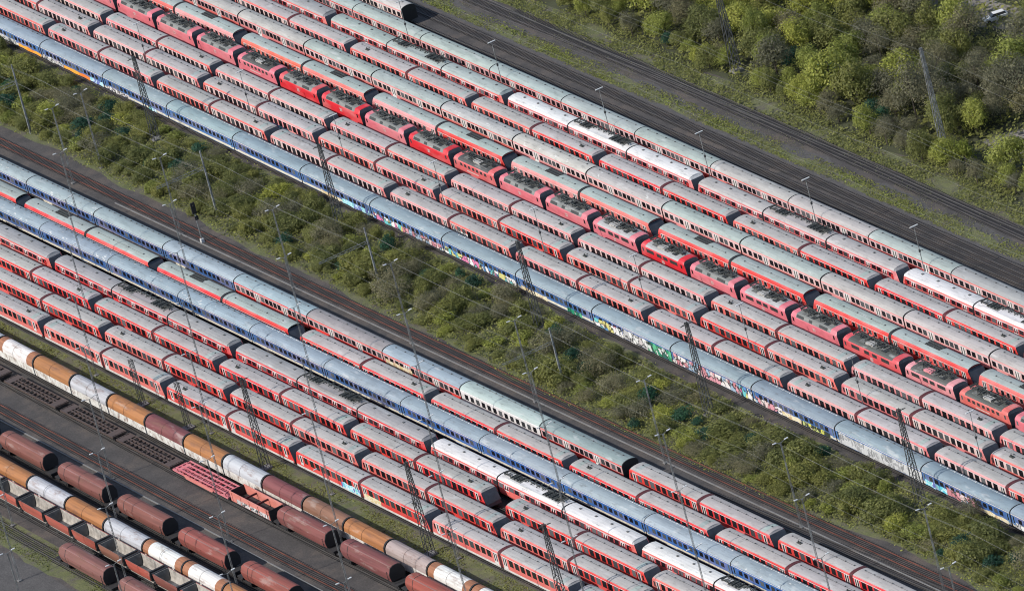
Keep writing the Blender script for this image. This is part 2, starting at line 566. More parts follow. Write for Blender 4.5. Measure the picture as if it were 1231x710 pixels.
def commuter_coach(L=26.4, rm='roof'):
    n = Node('passenger_coach')
    sp, rp = profile_shells('coach')
    h = L / 2
    x0, x1 = -h + .2, h - .2
    n.part('body', shell(sp, x0, x1, 'paint').mesh('body'))
    n.part('roof', shell(rp, x0, x1, rm).mesh('roof', False))
    n.part('window_band', slab(x0 + .05, x1 - .05, 1.74, 2.93, HW + .006, 'trim').mesh('window_band'))
    n.part('stripe', slab(x0, x1, 2.93, 3.02, HW + .008, 'trim').mesh('stripe'), col=(.6, .55, .53))
    xs = [-11.9, -10.1, -8.3, -6.75, -3.0, -1.5, 0, 1.5, 3.0, 6.75, 8.3, 10.1, 11.9]
    add_windows(n, xs, 1.18, 1.84, 2.80, HW + .014)
    add_doors(n, [-4.95, 4.95], 1.5, 1.05, 2.9, HW + .012, (.78, .77, .75), 2, 'gearbase')
    n.part('gangway_bellows', ring_mesh('coach', .2, 'black'), (h - .1, 0, -.04))
    n.part('roof_vents', vents_mesh(L - 4, 2.9, 'pipe'), (0, .25, 3.83))
    for x in (-9.5, 9.5):
        n.part('bogie', bogie_mesh(), (x, 0, 0))
    return n

def express_coach(L=26.4, white=False, dots='roof', rm='roof'):
    n = Node('passenger_coach')
    sp, rp = profile_shells('coach')
    h = L / 2
    x0, x1 = -h + .16, h - .16
    n.part('body', shell(sp, x0, x1, 'paint').mesh('body'))
    n.part('roof', shell(rp, x0, x1, rm).mesh('roof'))
    n.part('stripe', slab(x0, x1, 3.02, 3.14, HW + .008, 'trim').mesh('stripe'), col=(.66, .62, .50))
    n.part('sill', slab(x0, x1, 1.0, 1.46, HW + .008, 'trim').mesh('sill'), col=(.66, .62, .50))
    if white:
        add_windows(n, [-11.2 + 1.87 * i for i in range(13)], 1.15, 1.75, 2.7, HW + .014)
    else:
        add_windows(n, [-10.4 + 1.6 * i for i in range(14)], 1.05, 1.95, 2.72, HW + .014)
        add_doors(n, [-12.3, 12.3], .8, 1.3, 2.9, HW + .012, (.10, .2, .38), 1)
    n.part('gangway_bellows', ring_mesh('coach', .18, 'black'), (h - .1, 0, -.05))
    n.part('roof_vents', vents_mesh(L - 5, 2.05, 'pipe' if dots == 'roof' else 'white'), (0, .55 if dots == 'roof' else .75, 3.8 if dots == 'roof' else 3.735))
    for x in (-9.5, 9.5):
        n.part('bogie', bogie_mesh(), (x, 0, 0))
    return n

def pantograph_mesh():
    def f():
        b = MB()
        r = .06
        for y in (-.55, .55):
            b.bar((-1.1, y, .12), (1.1, y, .12), r, 'gear')
            b.bar((-1.0, y * .9, .14), (1.0, y * .55, .36), r, 'gear')
            b.bar((1.0, y * .9, .14), (-.9, y * .6, .42), r * .8, 'gear')
        for x in (-1.1, -.35, .35, 1.1):
            b.bar((x, -.62, .12), (x, .62, .12), r, 'gear')
        b.bar((-.9, -.85, .43), (-.9, .85, .43), .06, 'gear')
        b.bar((-.62, -.85, .45), (-.62, .85, .45), .06, 'gear')
        for x in (-1.1, 1.1):
            for y in (-.55, .55):
                b.bar((x, y, -.1), (x, y, .14), .08, 'gear', n=6)
        return b.mesh('pantograph')
    return cached('panto', f)
def busbar_mesh(L):
    def f():
        b = MB()
        b.bar((-L / 2, 0, .3), (L / 2, 0, .3), .08, 'gear')
        n = max(2, int(L / .9))
        for i in range(n + 1):
            x = -L / 2 + L * i / n
            b.bar((x, 0, -.05), (x, 0, .32), .1, 'gear', .06, n=6)
            if i % 2:
                b.bar((x, -.6, .28), (x, .6, .28), .09, 'gear')
                b.bar((x, .42, -.05), (x, .42, .3), .09, 'gear', n=6)
        return b.mesh('busbar')
    return cached(('bus', L), f)
def resistor_mesh(L, w):
    def f():
        b = MB()
        b.box(-L / 2, L / 2, -w / 2, w / 2, 0, .12, 'gearbase')
        k = int(L / .5)
        for i in range(k):
            x = -L / 2 + .1 + (L - .2) * i / k
            b.box(x, x + .16, -w / 2 + .04 + .2 * (i % 2), w / 2 - .04 - .3 * (i % 3 == 1), .11, .26 + .07 * (i % 3), 'gear')
        return b.mesh('resistor_bank')
    return cached(('res', L, w), f)

def emu_car(cab, L, gear=False):
    n = Node('electric_railcar')
    sp, rp = profile_shells('emu')
    h = L / 2
    x0 = -h + (.45 if cab == -1 else .2)
    x1 = h - (.45 if cab == 1 else .2)
    n.part('body', shell(sp, x0, x1, 'paint', cab, 1.0, .82, 'cabface' if cab else None).mesh('body'))
    n.part('roof', shell(rp, x0, x1, 'roof', cab, 1.0, .82).mesh('roof'))
    a = x0 + (1.9 if cab == -1 else .05)
    b_ = x1 - (1.9 if cab == 1 else .05)
    def leaning(z0, z1, d, m, w=None, at=0):       # follows the inward lean of the upper side
        def hy(z):
            return 1.53 - .11 * max(0, z - 2.1) / 1.05 + d
        g = MB()
        u0, u1 = (a, b_) if w is None else (-w / 2, w / 2)
        g.prism([(-hy(z0), z0 - at), (-hy(z1), z1 - at), (hy(z1), z1 - at), (hy(z0), z0 - at)], u0, u1, m)
        return g
    n.part('window_band', leaning(2.2, 3.0, .008, 'trim').mesh('window_band'), col=(.36, .05, .06))
    n.part('stripe', leaning(3.01, 3.15, .010, 'trim').mesh('stripe'), col=(.66, .56, .55))
    wm = cached(('emuw',), lambda: leaning(2.24, 2.95, .016, 'glass', 1.25, 2.4).mesh('window'))
    dm = cached(('emud',), lambda: leaning(2.0, 2.98, .014, 'trim', 1.35, 2.4).mesh('door'))
    pm = cached(('emup',), lambda: leaning(2.15, 2.88, .020, 'glass', .34, 2.4).mesh('door_pane'))
    c0 = (.9 if cab == -1 else -.9 if cab == 1 else 0)
    pitch = 5.35 if cab else 5.0
    ds = [c0 + pitch * (i - 1.5) for i in range(4)]
    for x in ds:
        d = n.part('door', dm, (x, 0, 2.4), (.70, .62, .60))
        d.part('door_pane', pm, (-.33, 0, 0))
        d.part('door_pane', pm, (.33, 0, 0))
    for i in range(5):
        xc = c0 + pitch * (i - 2)
        for dx in ((-.82, .82) if 0 < i < 4 else ((.75,) if i == 0 else (-.75,))):
            n.part('window', wm, (xc + dx, 0, 2.4))
    if cab:
        xe = x1 if cab == 1 else x0
        n.part('windscreen_and_shade', windscreen_and_shade(xe, cab, 1.0, 1.45, 1.5, 3.2, 'cabface').mesh('windscreen_and_shade'))
        n.part('cab_door', slab_mesh('cab_door', .7, 1.5, 1.525, 'trim'), (xe - cab * 1.75, 0, 2.0), (.5, .02, .02))
    j = -1 if cab == 1 else 1
    if cab != -1:
        n.part('gangway_bellows', ring_mesh('emu', .34, 'black'), (-h + .1, 0, -.08))
    if cab != 1:
        n.part('gangway_bellows', ring_mesh('emu', .34, 'black'), (h - .1, 0, -.08))
    if gear:
        n.part('pantograph', pantograph_mesh(), (-h + 2.2, .15, 4.03))
        n.part('resistor_bank', resistor_mesh(5.2, 1.9), (h - 4.6, .15, 3.83))
        n.part('resistor_bank', resistor_mesh(3.4, 1.5), (-h + 4.6, .2, 3.83))
        n.part('busbar', busbar_mesh(9.0), (.2, .55, 3.85))
        n.part('pantograph', pantograph_mesh(), (h - 1.9, .2, 4.2))
        cd_ = MB()
        cd_.box(-L / 2 + 2, L / 2 - 2, -.95, -.72, 3.73, 3.95, 'roof')
        n.part('cable_duct', cd_.mesh('cable_duct'))
    else:
        for k in range(4):
            n.part('roof_vent', cached('rv', lambda: (lambda q: (q.box(-.2, .2, -.16, .16, 0, .16, 'pipe'), q.mesh('roof_vent'))[1])(MB())), (c0 + 4.9 * (k - 1.5), .15, 3.87))
    for x in (-h + 4, h - 4):
        n.part('bogie', bogie_mesh(), (x, 0, 0))
    return n

def logo_parts(node, x, z, hw):
    pl = node.part('logo_plate', slab_mesh('logo_plate', .95, .62, hw, 'white'), (x, 0, z))
    fr = cached('logofr', lambda: letters_mesh())
    pl.part('lettering', fr, (0, -hw - .004, 0))
def letters_mesh():                            # D and B drawn as strokes, red on the white plate, inside a red rule
    b = MB()
    t = .012
    def st(x0, x1, z0, z1):
        b.box(x0, x1, -t, 0, z0, z1, 'red_logo')
    st(-.44, .44, .25, .29); st(-.44, .44, -.29, -.25); st(-.44, -.40, -.26, .26); st(.40, .44, -.26, .26)
    for o in (-.31, .05):
        st(o, o + .06, -.18, .18); st(o, o + .2, .13, .18); st(o, o + .2, -.18, -.13)
    st(-.13, -.08, -.14, .14)
    st(.06, .25, -.025, .025); st(.23, .28, .02, .15); st(.23, .28, -.15, -.02)
    return b.mesh('lettering')

def locomotive(kind, L):
    n = Node('locomotive')
    h = L / 2 - .5
    w = 1.5
    if kind == 'vented':
        side = [(-1.42, .75), (-w, .95), (-w, 3.18), (-1.46, 3.34)]
        up_ = [(-1.46, 3.34), (-1.14, 3.88), (-.9, 3.95), (0, 3.99)]
    else:
        side = [(-1.42, .75), (-w, .95), (-w, 3.26), (-1.43, 3.46)]
        up_ = [(-1.43, 3.46), (-1.22, 3.72), (-.8, 3.86), (0, 3.90)]
    def cabbed(prof, m):
        secs = []
        for s, ks in ((-1, (0, .7, 2.2)), (1, (2.2, .7, 0))):
            for k in ks:
                sec = []
                for y, z in prof:
                    sl = 0 if k else .62 * max(0, (z - 1.9) / 1.7)
                    f = .90 if k == 0 else (.985 if k < 1 else 1)
                    sec.append((s * (h - k - sl - (.18 * max(0, (z - 1.9) / 1.7) if 0 < k < 1 else 0)), y * f, z - (.1 if k == 0 and z > 3.4 else 0)))
                secs.append(sec)
        b = MB()
        b.loft(secs, m, True, 'cabface')
        return b
    n.part('body', cabbed(sym(side), 'paint').mesh('body'))
    # painted cab roofs with the grey machine-room roof between them
    n.part('cab_roof', cabbed(sym(up_), 'paint').mesh('cab_roof'))
    rp = [(y * 1.006, z + .014) for y, z in sym(up_)]
    b = MB()
    b.prism(rp, -h + 2.3, h - 2.3, 'roof')
    n.part('roof', b.mesh('roof'))
    for s in (-1, 1):
        ws = MB()
        def sec(d):
            o = []
            for y, z in ((-1.34, 1.5), (1.34, 1.5), (1.26, 3.34), (-1.26, 3.34)):
                o.append((s * (h - .62 * max(0, (z - 1.9) / 1.7) + d), y, z))
            return o
        ws.loft([sec(-.05), sec(.03)], 'cabface')
        n.part('windscreen_and_shade', ws.mesh('windscreen_and_shade'))  # dark panel: windscreen plus the painted shade of the end face
        n.part('cab_window', slab_mesh('cab_window', .5, .72, w * .992 + .006, 'glass'), (s * (h - 1.35), 0, 2.78))
        bf = MB()
        for y in (-.87, .87):
            bf.bar((s * h, y, .95), (s * (h + .5), y, .95), .12, 'dark', n=8)
            bf.bar((s * (h + .46), y, .95), (s * (h + .52), y, .95), .25, 'dark', n=10)
        bf.box(s * h - .08, s * h + .08, -1.3, 1.3, .75, 1.12, 'dark')
        n.part('buffer_beam', bf.mesh('buffer_beam'))
    if kind == 'vented':
        for x, l in ((-4.2, 2.2), (-.9, 1.0), (3.2, 2.6)):
            v = MB()
            nx, nz = -.85, .52
            for sg in (-1, 1):
                v = MB()
                pts = [(-1.43, 3.42), (-1.18, 3.83)]
                a_, c_ = pts
                q = [(a_[0], a_[1]), (c_[0], c_[1]), (c_[0] - .04, c_[1] + .02), (a_[0] - .04, a_[1] + .02)]
                v.prism([(y * -sg, z) for y, z in q], -l / 2, l / 2, 'vent')
                n.part('side_vent', cached(('lv', l, sg), lambda: v.mesh('side_vent')), (x, 0, 0))
        logo_parts(n, .0, 2.45, w + .006)
    elif kind == 'banded':
        for x, l in ((-4.0, 2.5), (-1.0, 1.6), (1.1, 1.5), (3.9, 2.5)):
            n.part('side_grille', slab_mesh('side_grille', l, .66, w + .006, 'vent'), (x * (L / 16.5), 0, 2.86))
        logo_parts(n, .0, 1.95, w + .006)
    else:
        for i in range(7):
            n.part('side_window', slab_mesh('side_window', .85, .58, w + .006, 'vent'), (-4.35 + 1.45 * i, 0, 2.85))
        n.part('stripe', slab(-2.6, 1.6, 1.95, 2.15, w + .005, 'trim').mesh('stripe'), col=(.6, .5, .46))
    n.part('pantograph', pantograph_mesh(), (-h + 3.6, .25, 4.25))
    n.part('pantograph', pantograph_mesh(), (h - 3.6, .25, 4.25))
    n.part('busbar', busbar_mesh(L - 9), (0, .55, 4.1))
    n.part('resistor_bank', resistor_mesh(3.4, 1.3), (1.4, .1, 3.9))
    n.part('resistor_bank', resistor_mesh(1.6, 1.0), (-2.2, .25, 3.9))
    for x, y, w_, d_, mm in ((-3.4, -.45, 1.5, .8, 'gearbase'), (-.9, -.55, 1.1, .7, 'vent'), (.6, -.6, 1.2, .6, 'gearbase'), (3.3, -.4, 1.3, .9, 'vent'), (4.6, .3, .8, .8, 'gear'), (-4.6, .2, .7, .9, 'gear')):
        n.part('roof_panel', cached(('rpan', w_, d_, mm), lambda: (lambda q: (q.box(-w_ / 2, w_ / 2, -d_ / 2, d_ / 2, 0, .12, mm), q.mesh('roof_panel'))[1])(MB())), (x, y, 3.93 if kind == 'vented' else 3.86))
    n.part('busbar', busbar_mesh(5.0), (-.6, -.35, 3.92))
    if kind != 'vented':
        bx = MB()
        bx.box(-1.2, 1.2, -.45, .45, 0, .38, 'trim')
        n.part('roof_box', bx.mesh('roof_box'), (-.9 if kind == 'banded' else .6, -.45, 3.86), (.42, .41, .38))
    for x in (-L * .26, L * .26):
        n.part('bogie', bogie_mesh(), (x, 0, 0))
    n.part('tank', slab(-2, 2, .35, .8, 1.2, 'dark').mesh('tank'))
    return n

# ---- freight
def arc_prof(hw, z0, z1, top, n=9):
    return [(-hw, z0)] + [(-hw * math.cos(PI * i / n), z1 + (top - z1) * math.sin(PI * i / n) ** .9) for i in range(n + 1)] + [(hw, z0)]
def coil_wagon(L=13.9, banded=False):
    n = Node('hooded_wagon')
    h = L / 2
    ap = arc_prof(1.44, 2.25, 2.5, 4.02)
    b = MB()
    b.prism(ap, -h + .25, h - .35, 'hood')
    n.part('hood', b.mesh('hood'))
    if banded:
        bp = [(y * 1.012, z * 1.003) for y, z in ap]
        for x0, x1 in ((-h + .2, -h + 2.1), (h - 2.6, h - .3)):
            g = MB()
            g.prism(bp, x0, x1, 'hood')
            n.part('hood_band', g.mesh('hood_band'), col=(.30, .115, .05))
    r = MB()
    r.prism([(y * 1.03, z * 1.01) for y, z in ap], h - .42, h - .02, 'black')
    n.part('end_frame', r.mesh('end_frame'))
    s = MB()
    s.prism([(y * 1.02, z * 1.004) for y, z in ap], -.9, -.78, 'hood')
    n.part('hood_seam', s.mesh('hood_seam'))
    w = MB()
    w.box(-h + .2, h - .3, -1.47, 1.47, .92, 2.27, 'rust_panel')
    n.part('side_wall', w.mesh('side_wall'), col=(.66, .65, .60))
    u = MB()
    u.box(-h + .1, h - .1, -1.15, 1.15, .7, 1.02, 'dark')
    n.part('underframe', u.mesh('underframe'))
    for x in (-h + 2.4, h - 2.4):
        n.part('bogie', bogie_mesh(), (x, 0, 0))
    return n

def hopper_wagon(L=16.4):
    n = Node('hopper_wagon')
    h = L / 2
    pr = sym([(-1.30, 1.35), (-1.47, 2.2), (-1.47, 2.75), (-1.05, 3.72), (-.5, 3.98), (0, 4.02)])
    def sc(f, dz):
        return [(y * f, 2.4 + (z - 2.4) * dz) for y, z in pr]
    b = MB()
    b.loft([[(-h + .15, y, z) for y, z in sc(.93, .8)], [(-h + .9, y, z) for y, z in pr], [(h, y, z) for y, z in pr]], 'hood')
    n.part('tank', b.mesh('tank'))
    e = MB()
    e.prism([(y * .985, 2.4 + (z - 2.4) * .985) for y, z in pr], h - .05, h + .14, 'black')
    n.part('end_wall', e.mesh('end_wall'))
    s = MB()
    s.prism([(y * 1.012, 2.4 + (z - 2.4) * 1.012) for y, z in pr], -h + 2.6, -h + 2.75, 'dark')
    n.part('roof_seam', s.mesh('roof_seam'))
    wk = MB()
    wk.box(-h + 1.2, h - .2, -.95, -.75, 3.78, 3.86, 'hood')
    n.part('roof_walkway', wk.mesh('roof_walkway'), col=(.30, .15, .13))
    lad = MB()
    for y in (-1.52, -1.46):
        lad.box(h - .75, h - .70, y, y + .04, 1.2, 3.0, 'dark')
    for i in range(7):
        lad.box(h - .75, h - .35, -1.53, -1.49, 1.3 + .26 * i, 1.34 + .26 * i, 'dark')
    n.part('ladder', lad.mesh('ladder'))
    for x in (-h * .55, 0, h * .55):
        n.part('side_rib', slab_mesh('side_rib', .10, .62, 1.50, 'hood'), (x, 0, 2.45), (.2, .07, .055))
    c = MB()
    c.loft([[(-h * .8, -1.25, 1.4), (h * .8, -1.25, 1.4), (h * .8, 1.25, 1.4), (-h * .8, 1.25, 1.4)], [(-h * .6, -.6, .55), (h * .6, -.6, .55), (h * .6, .6, .55), (-h * .6, .6, .55)]], 'dark')
    n.part('discharge_chute', c.mesh('discharge_chute'))
    u = MB()
    u.box(-h - 1.9, h + 1.9, -.35, .35, .85, 1.15, 'dark')
    for s_ in (-1, 1):
        u.box(s_ * (h + .1) if s_ > 0 else -h - 1.9, h + 1.9 if s_ > 0 else -h - .1, -1.3, 1.3, .95, 1.2, 'dark')
    n.part('underframe', u.mesh('underframe'))
    for x in (-h + .3, h - .3):
        n.part('bogie', bogie_mesh(), (x, 0, 0))
    return n

def open_hopper(L=9.5):
    n = Node('open_wagon')
    h = L / 2 - .45
    b = MB()
    t = .1
    # two curved sides, two ends and a sloping floor
    for s in (-1, 1):
        o = [(1.05, 1.05), (1.36, 1.6), (1.5, 2.4), (1.5, 3.25)]
        pr = [(s * y, z) for y, z in o] + [(s * (y - t), z) for y, z in reversed(o)]
        q = MB()
        lo_ = [(s * y, z) for y, z in o]
        q.loft([[(-h + .9 * (3.25 - z) / 2.2 * .6, y, z) for y, z in pr], [(h - .9 * (3.25 - z) / 2.2, y, z) for y, z in pr]], 'hood')
        n.part('side_wall', q.mesh('side_wall'))
        li = [(s * (y - t - .015), z) for y, z in o] + [(s * (y - t - .05), z - .02) for y, z in reversed(o)]
        w = MB()
        w.prism(li, -h + .5, h - .5, 'pale_inside')
        n.part('lining', w.mesh('lining'))
    for s in (-1, 1):
        q = MB()
        q.loft([[(s * h, -1.46, 3.27), (s * h, 1.46, 3.27), (s * (h - .42), 1.38, 3.22), (s * (h - .42), -1.38, 3.22)], [(s * (h - .5), -1.3, 1.3), (s * (h - .5), 1.3, 1.3), (s * (h - .7), 1.0, 1.3), (s * (h - .7), -1.0, 1.3)]], 'grey_inside')
        n.part('end_wall', q.mesh('end_wall'))
        q = MB()
        q.box(s * h - .22, s * h + .22, -1.52, 1.52, 3.24, 3.34, 'black')
        n.part('end_platform', q.mesh('end_platform'))
    f = MB()
    f.box(-h + .3, h - .3, -1.1, 1.1, 1.0, 1.2, 'pale_inside')
    n.part('floor', f.mesh('floor'))
    u = MB()
    u.box(-L / 2 + .1, L / 2 - .1, -1.15, 1.15, .62, .98, 'dark')
    n.part('underframe', u.mesh('underframe'))
    for x in (-2.6, 2.6):
        a = MB()
        a.bar((x, -1.1, .46), (x, 1.1, .46), .09, 'dark', n=6)
        for y in (-.76, .76):
            a.bar((x, y - .07, .46), (x, y + .07, .46), .47, 'gear', n=10)
        n.part('wheelset', a.mesh('wheelset'))
    return n

def flat_wagon(L, m='dark', raised=False, colour=None):
    n = Node('flat_wagon')
    h = L / 2
    b = MB()
    z = 1.15
    k = 'paint' if colour else 'trim'
    for y in (-1.3, -.3, .3, 1.3):
        b.box(-h + .3, h - .3, y - .11, y + .11, z - .3, z, k)
    nx = int(L / 1.5)
    for i in range(nx + 1):
        x = -h + .4 + (L - .8) * i / nx
        b.box(x - .09, x + .09, -1.4, 1.4, z - .26, z + (.04 if not raised else .02), k)
    for s in (-1, 1):
        b.box(s * (h - 1.6) - .9, s * (h - 1.6) + .9, -1.4, 1.4, z - .12, z + .03, k)
    n.part('frame', b.mesh('frame'), col=colour or (.085, .06, .05))
    if raised:
        r = MB()
        for y in (-1.35, -.45, .45, 1.35):
            r.box(-h + 2.0, h - .6, y - .1, y + .1, 1.75, 1.95, 'paint')
        for i in range(9):
            x = -h + 2.2 + (L - 3.2) * i / 8
            r.box(x - .1, x + .1, -1.42, 1.42, 1.7, 1.9, 'paint')
            for y in (-1.35, 1.35):
                r.box(x - .09, x + .09, y - .09, y + .09, 1.1, 1.75, 'paint')
        n.part('stake_rack', r.mesh('stake_rack'), col=colour)
        s = MB()
        s.loft([[(-h + 4, -1.48, 1.2), (h - 5, -1.48, 1.2), (h - 5, -1.38, 1.2), (-h + 4, -1.38, 1.2)], [(-h + 5, -1.48, .55), (h - 6, -1.48, .55), (h - 6, -1.38, .55), (-h + 5, -1.38, .55)]], 'paint')
        n.part('side_sill', s.mesh('side_sill'), col=(.62, .2, .17))
    for i in range(5 if not raised else 0):
        x = -h + 3 + (L - 6) * i / 4
        d = MB()
        d.bar((x - .8, -1.1, z - .1), (x + .8, 1.1, z - .1), .09, 'dark')
        n.part('brace', d.mesh('brace'))
    for x in (-h + 2.3, h - 2.3):
        n.part('bogie', bogie_mesh(), (x, 0, 0))
    return n

def gondola(L=14):
    n = Node('gondola_wagon')
    h = L / 2
    for s in (-1, 1):
        w = MB()
        w.box(-h + .3, h - .3, s * 1.42 - .05, s * 1.42 + .05, 1.1, 2.75, 'paint')
        for i in range(5):
            x = -h + 1 + (L - 2) * i / 4
            w.box(x - .07, x + .07, s * 1.5 - .05, s * 1.5 + .05, 1.1, 2.78, 'paint')
        w.box(-h + .28, h - .28, s * 1.42 - .1, s * 1.42 + .1, 2.72, 2.86, 'paint')
        n.part('side_wall', w.mesh('side_wall'), col=(.60, .20, .15))
    for s in (-1, 1):
        w = MB()
        w.box(s * (h - .35) - .05, s * (h - .35) + .05, -1.36, 1.36, 1.1, 2.8, 'dark')
        n.part('end_wall', w.mesh('end_wall'))
    for x in (-2.4, 1.6):
        w = MB()
        w.box(x - .1, x + .1, -1.36, 1.36, 2.2, 2.5, 'ring')
        n.part('cross_beam', w.mesh('cross_beam'))
    f = MB()
    f.box(-h + .2, h - .2, -1.36, 1.36, .8, 1.15, 'dark')
    n.part('floor', f.mesh('floor'))
    g = MB()
    g.box(-h + 2.4, h - .6, -1.492, -1.475, 1.15, 1.95, 'g_white')
    n.part('graffiti', g.mesh('graffiti'))
    for x in (-h + 2.3, h - 2.3):
        n.part('bogie', bogie_mesh(), (x, 0, 0))
    return n
# ------------------------------------------------------------------ ground, paths, tracks
def sheet(name, pts, z, m):
    b = MB()
    b.add([(x, y, z) for x, y in pts], [tuple(range(len(pts)))], m)
    return structure(name, b)
def strip(name, lower, upper, z, m):          # lower and upper edges as polylines
    b = MB()
    n = len(lower)
    b.add([(x, y, z) for x, y in lower] + [(x, y, z) for x, y in upper], [(i, i + 1, n + i + 1, n + i) for i in range(n - 1)], m)
    return structure(name, b)
g = MB()
g.add([(-3000, -3000, 0), (3000, -3000, 0), (3000, 3000, 0), (-3000, 3000, 0)], [(0, 1, 2, 3)], 'ballast')
structure('ground', g)
def wob(x, a=.5, k=.13, p=0):
    return a * (math.sin(x * k + p) + .6 * math.sin(x * k * 2.7 + 2 * p + 1))
XS = [-240 + 4 * i for i in range(136)]
def interp(x, t):
    for (a, p), (b, q) in zip(t, t[1:]):
        if x <= b:
            return p + (q - p) * max(0, min(1, (x - a) / (b - a)))
    return t[-1][1]
def lower_edge(x):                            # bottom and top limits of the thicket between the yards
    return interp(x, [(-240, -28.6), (-60, -28.2), (60, -27.6), (110, -27.4), (150, -26.6), (175, -25.9), (190, -23.4), (290, -22.6)])
def upper_edge(x):
    return interp(x, [(-240, -12.2), (20, -12.4), (52, -12.3), (85, -13.0), (135, -13.6), (175, -13.1), (195, -12.4), (290, -12.6)])
strip('grass_verge', [(x, lower_edge(x) - .9 + wob(x, .5)) for x in XS], [(x, upper_edge(x) + 2.2 + wob(x, .4, .2, 2)) for x in XS], .004, 'verge')
strip('grass_verge', [(x, 47.9 + wob(x, .25, .21, 1)) for x in XS], [(x, 50.6 + wob(x, .4, .17, 3)) for x in XS], .004, 'verge')
strip('grass_bank', [(x, 55.9 + wob(x, .35, .15, 4)) for x in XS], [(x, 61 + wob(x, .6, .1, 5)) for x in XS], .004, 'verge')
strip('forest_floor', [(x, 60.5 + wob(x, .6, .1, 6)) for x in XS], [(x, 200) for x in XS], .008, 'soil')
strip('cinder_path', [(x, 47.1) for x in XS], [(x, 47.95 + wob(x, .2, .21, 1)) for x in XS], .008, 'cinder')
strip('cinder_path', [(x, 50.4 + wob(x, .5, .17, 3)) for x in XS], [(x, 51.8 + wob(x, .6, .23, 8)) for x in XS], .008, 'cinder')
strip('cinder_path', [(x, -37.3 + .0215 * x * 1) for x in XS], [(x, -31.6 + .0215 * x) for x in XS], .004, 'ballast')
strip('grass_verge', [(x, -78.3 + .015 * x) for x in XS], [(x, -71.35 + .0225 * x) for x in XS], .004, 'verge')
strip('cinder_path', [(x, -96.6 + .016 * x) for x in XS], [(x, -85.2 + .018 * x) for x in XS], .004, 'ballast')
strip('grass_verge', [(x, -116.4 + .01 * x + wob(x, .5, .3, 2)) for x in XS], [(x, -110.6 + .014 * x) for x in XS], .004, 'verge')
strip('yard_road', [(x, -150) for x in XS], [(x, -118.2 + .03 * x + wob(x, .3, .3, 5)) for x in XS], .008, 'cinder')
sheet('sandy_track', [(14, 99), (22, 98), (33, 100), (40, 102.5), (44, 108), (38, 112), (30, 108.5), (22, 108), (12, 106)], .012, 'sand')
sheet('sandy_track', [(76, 72), (84, 71), (96, 74), (98, 80), (88, 82), (79, 79)], .012, 'sand')

def track(y_of, x0, x1, rail='rail_grey', sleepers=True):
    b = MB()
    n = 24
    for sgn in (-.75, .75):
        for i in range(n):
            a, c = x0 + (x1 - x0) * i / n, x0 + (x1 - x0) * (i + 1) / n
            ya, yc = y_of(a) + sgn, y_of(c) + sgn
            b.loft([[(a, ya - .04, .06), (a, ya + .04, .06), (a, ya + .04, .2), (a, ya - .04, .2)], [(c, yc - .04, .06), (c, yc + .04, .06), (c, yc + .04, .2), (c, yc - .04, .2)]], rail)
    if sleepers:
        x = x0
        while x < x1:
            y = y_of(x) + random.uniform(-.05, .05)
            b.box(x - .13, x + .13, y - 1.3, y + 1.3, -.05, .065, 'sleeper')
            x += .66
    return structure('railway_track', b)

# the rows: near side of the roof edge as y = a + b x
ROWS = {'R1': (40.2, .012), 'R2': (34.3, .0008), 'R3': (29.1, .0004), 'R4': (24.5, -.0004), 'R5': (20.0, .0005), 'R6': (14.75, .0012), 'R7': (9.65, -.0008),
        'R8': (4.45, .0006), 'R9': (-.07, 0), 'R10': (-5.0, -.0012), 'R11': (-9.86, 0),
        'L1': (-41.45, .0205), 'L2': (-46.62, .0215), 'L3': (-50.45, .0200), 'L4': (-56.4, .0205), 'L5': (-61.13, .0225), 'L6': (-66.05, .0225), 'L7': (-71.17, .0225),
        'F1': (-80.2, .0135), 'F2': (-85.1, .019), 'F3': (-98.95, .0155), 'F4': (-105.0, .0150), 'F5': (-109.0, .0160), 'F6': (-113.9, .010)}
def yc(r, x):
    a, b = ROWS[r]
    return a + b * x + HW
for r in ROWS:
    track(lambda x, r=r: yc(r, x), -230, 290)
track(lambda x: -31.05 + .0225 * x, -230, 290, 'rail')
track(lambda x: -27.6 + .012 * (x - 200) - .00022 * (x - 290) ** 2 * (x > 0), 150, 290, 'rail_grey')
track(lambda x: 45.5 + .002 * x, -230, 290)
track(lambda x: 53.9 + .6 * math.sin(x * .018 + 1.2), -230, 290)
def easing(t):
    t = max(0, min(1, t))
    return t * t * (3 - 2 * t)
track(lambda x: 51.4 + 2.2 * easing((x + 75) / 85), -140, 30, 'rail_grey', False)
track(lambda x: 55.4 - .012 * x + .5 * math.sin(x * .02), -60, 290)
track(lambda x: -89.95 + .0195 * x, -230, 290, 'rail')
# concrete cable troughs
for (x0, x1, a, b) in ((-54.6, 290, -32.95, .0208), (-40, 290, -92.3, .0195)):
    q = MB()
    q.loft([[(x0, a + b * x0 - .11, 0), (x0, a + b * x0 + .11, 0), (x0, a + b * x0 + .11, .14), (x0, a + b * x0 - .11, .14)], [(x1, a + b * x1 - .11, 0), (x1, a + b * x1 + .11, 0), (x1, a + b * x1 + .11, .14), (x1, a + b * x1 - .11, .14)]], 'concrete')
    structure('cable_trough', q)

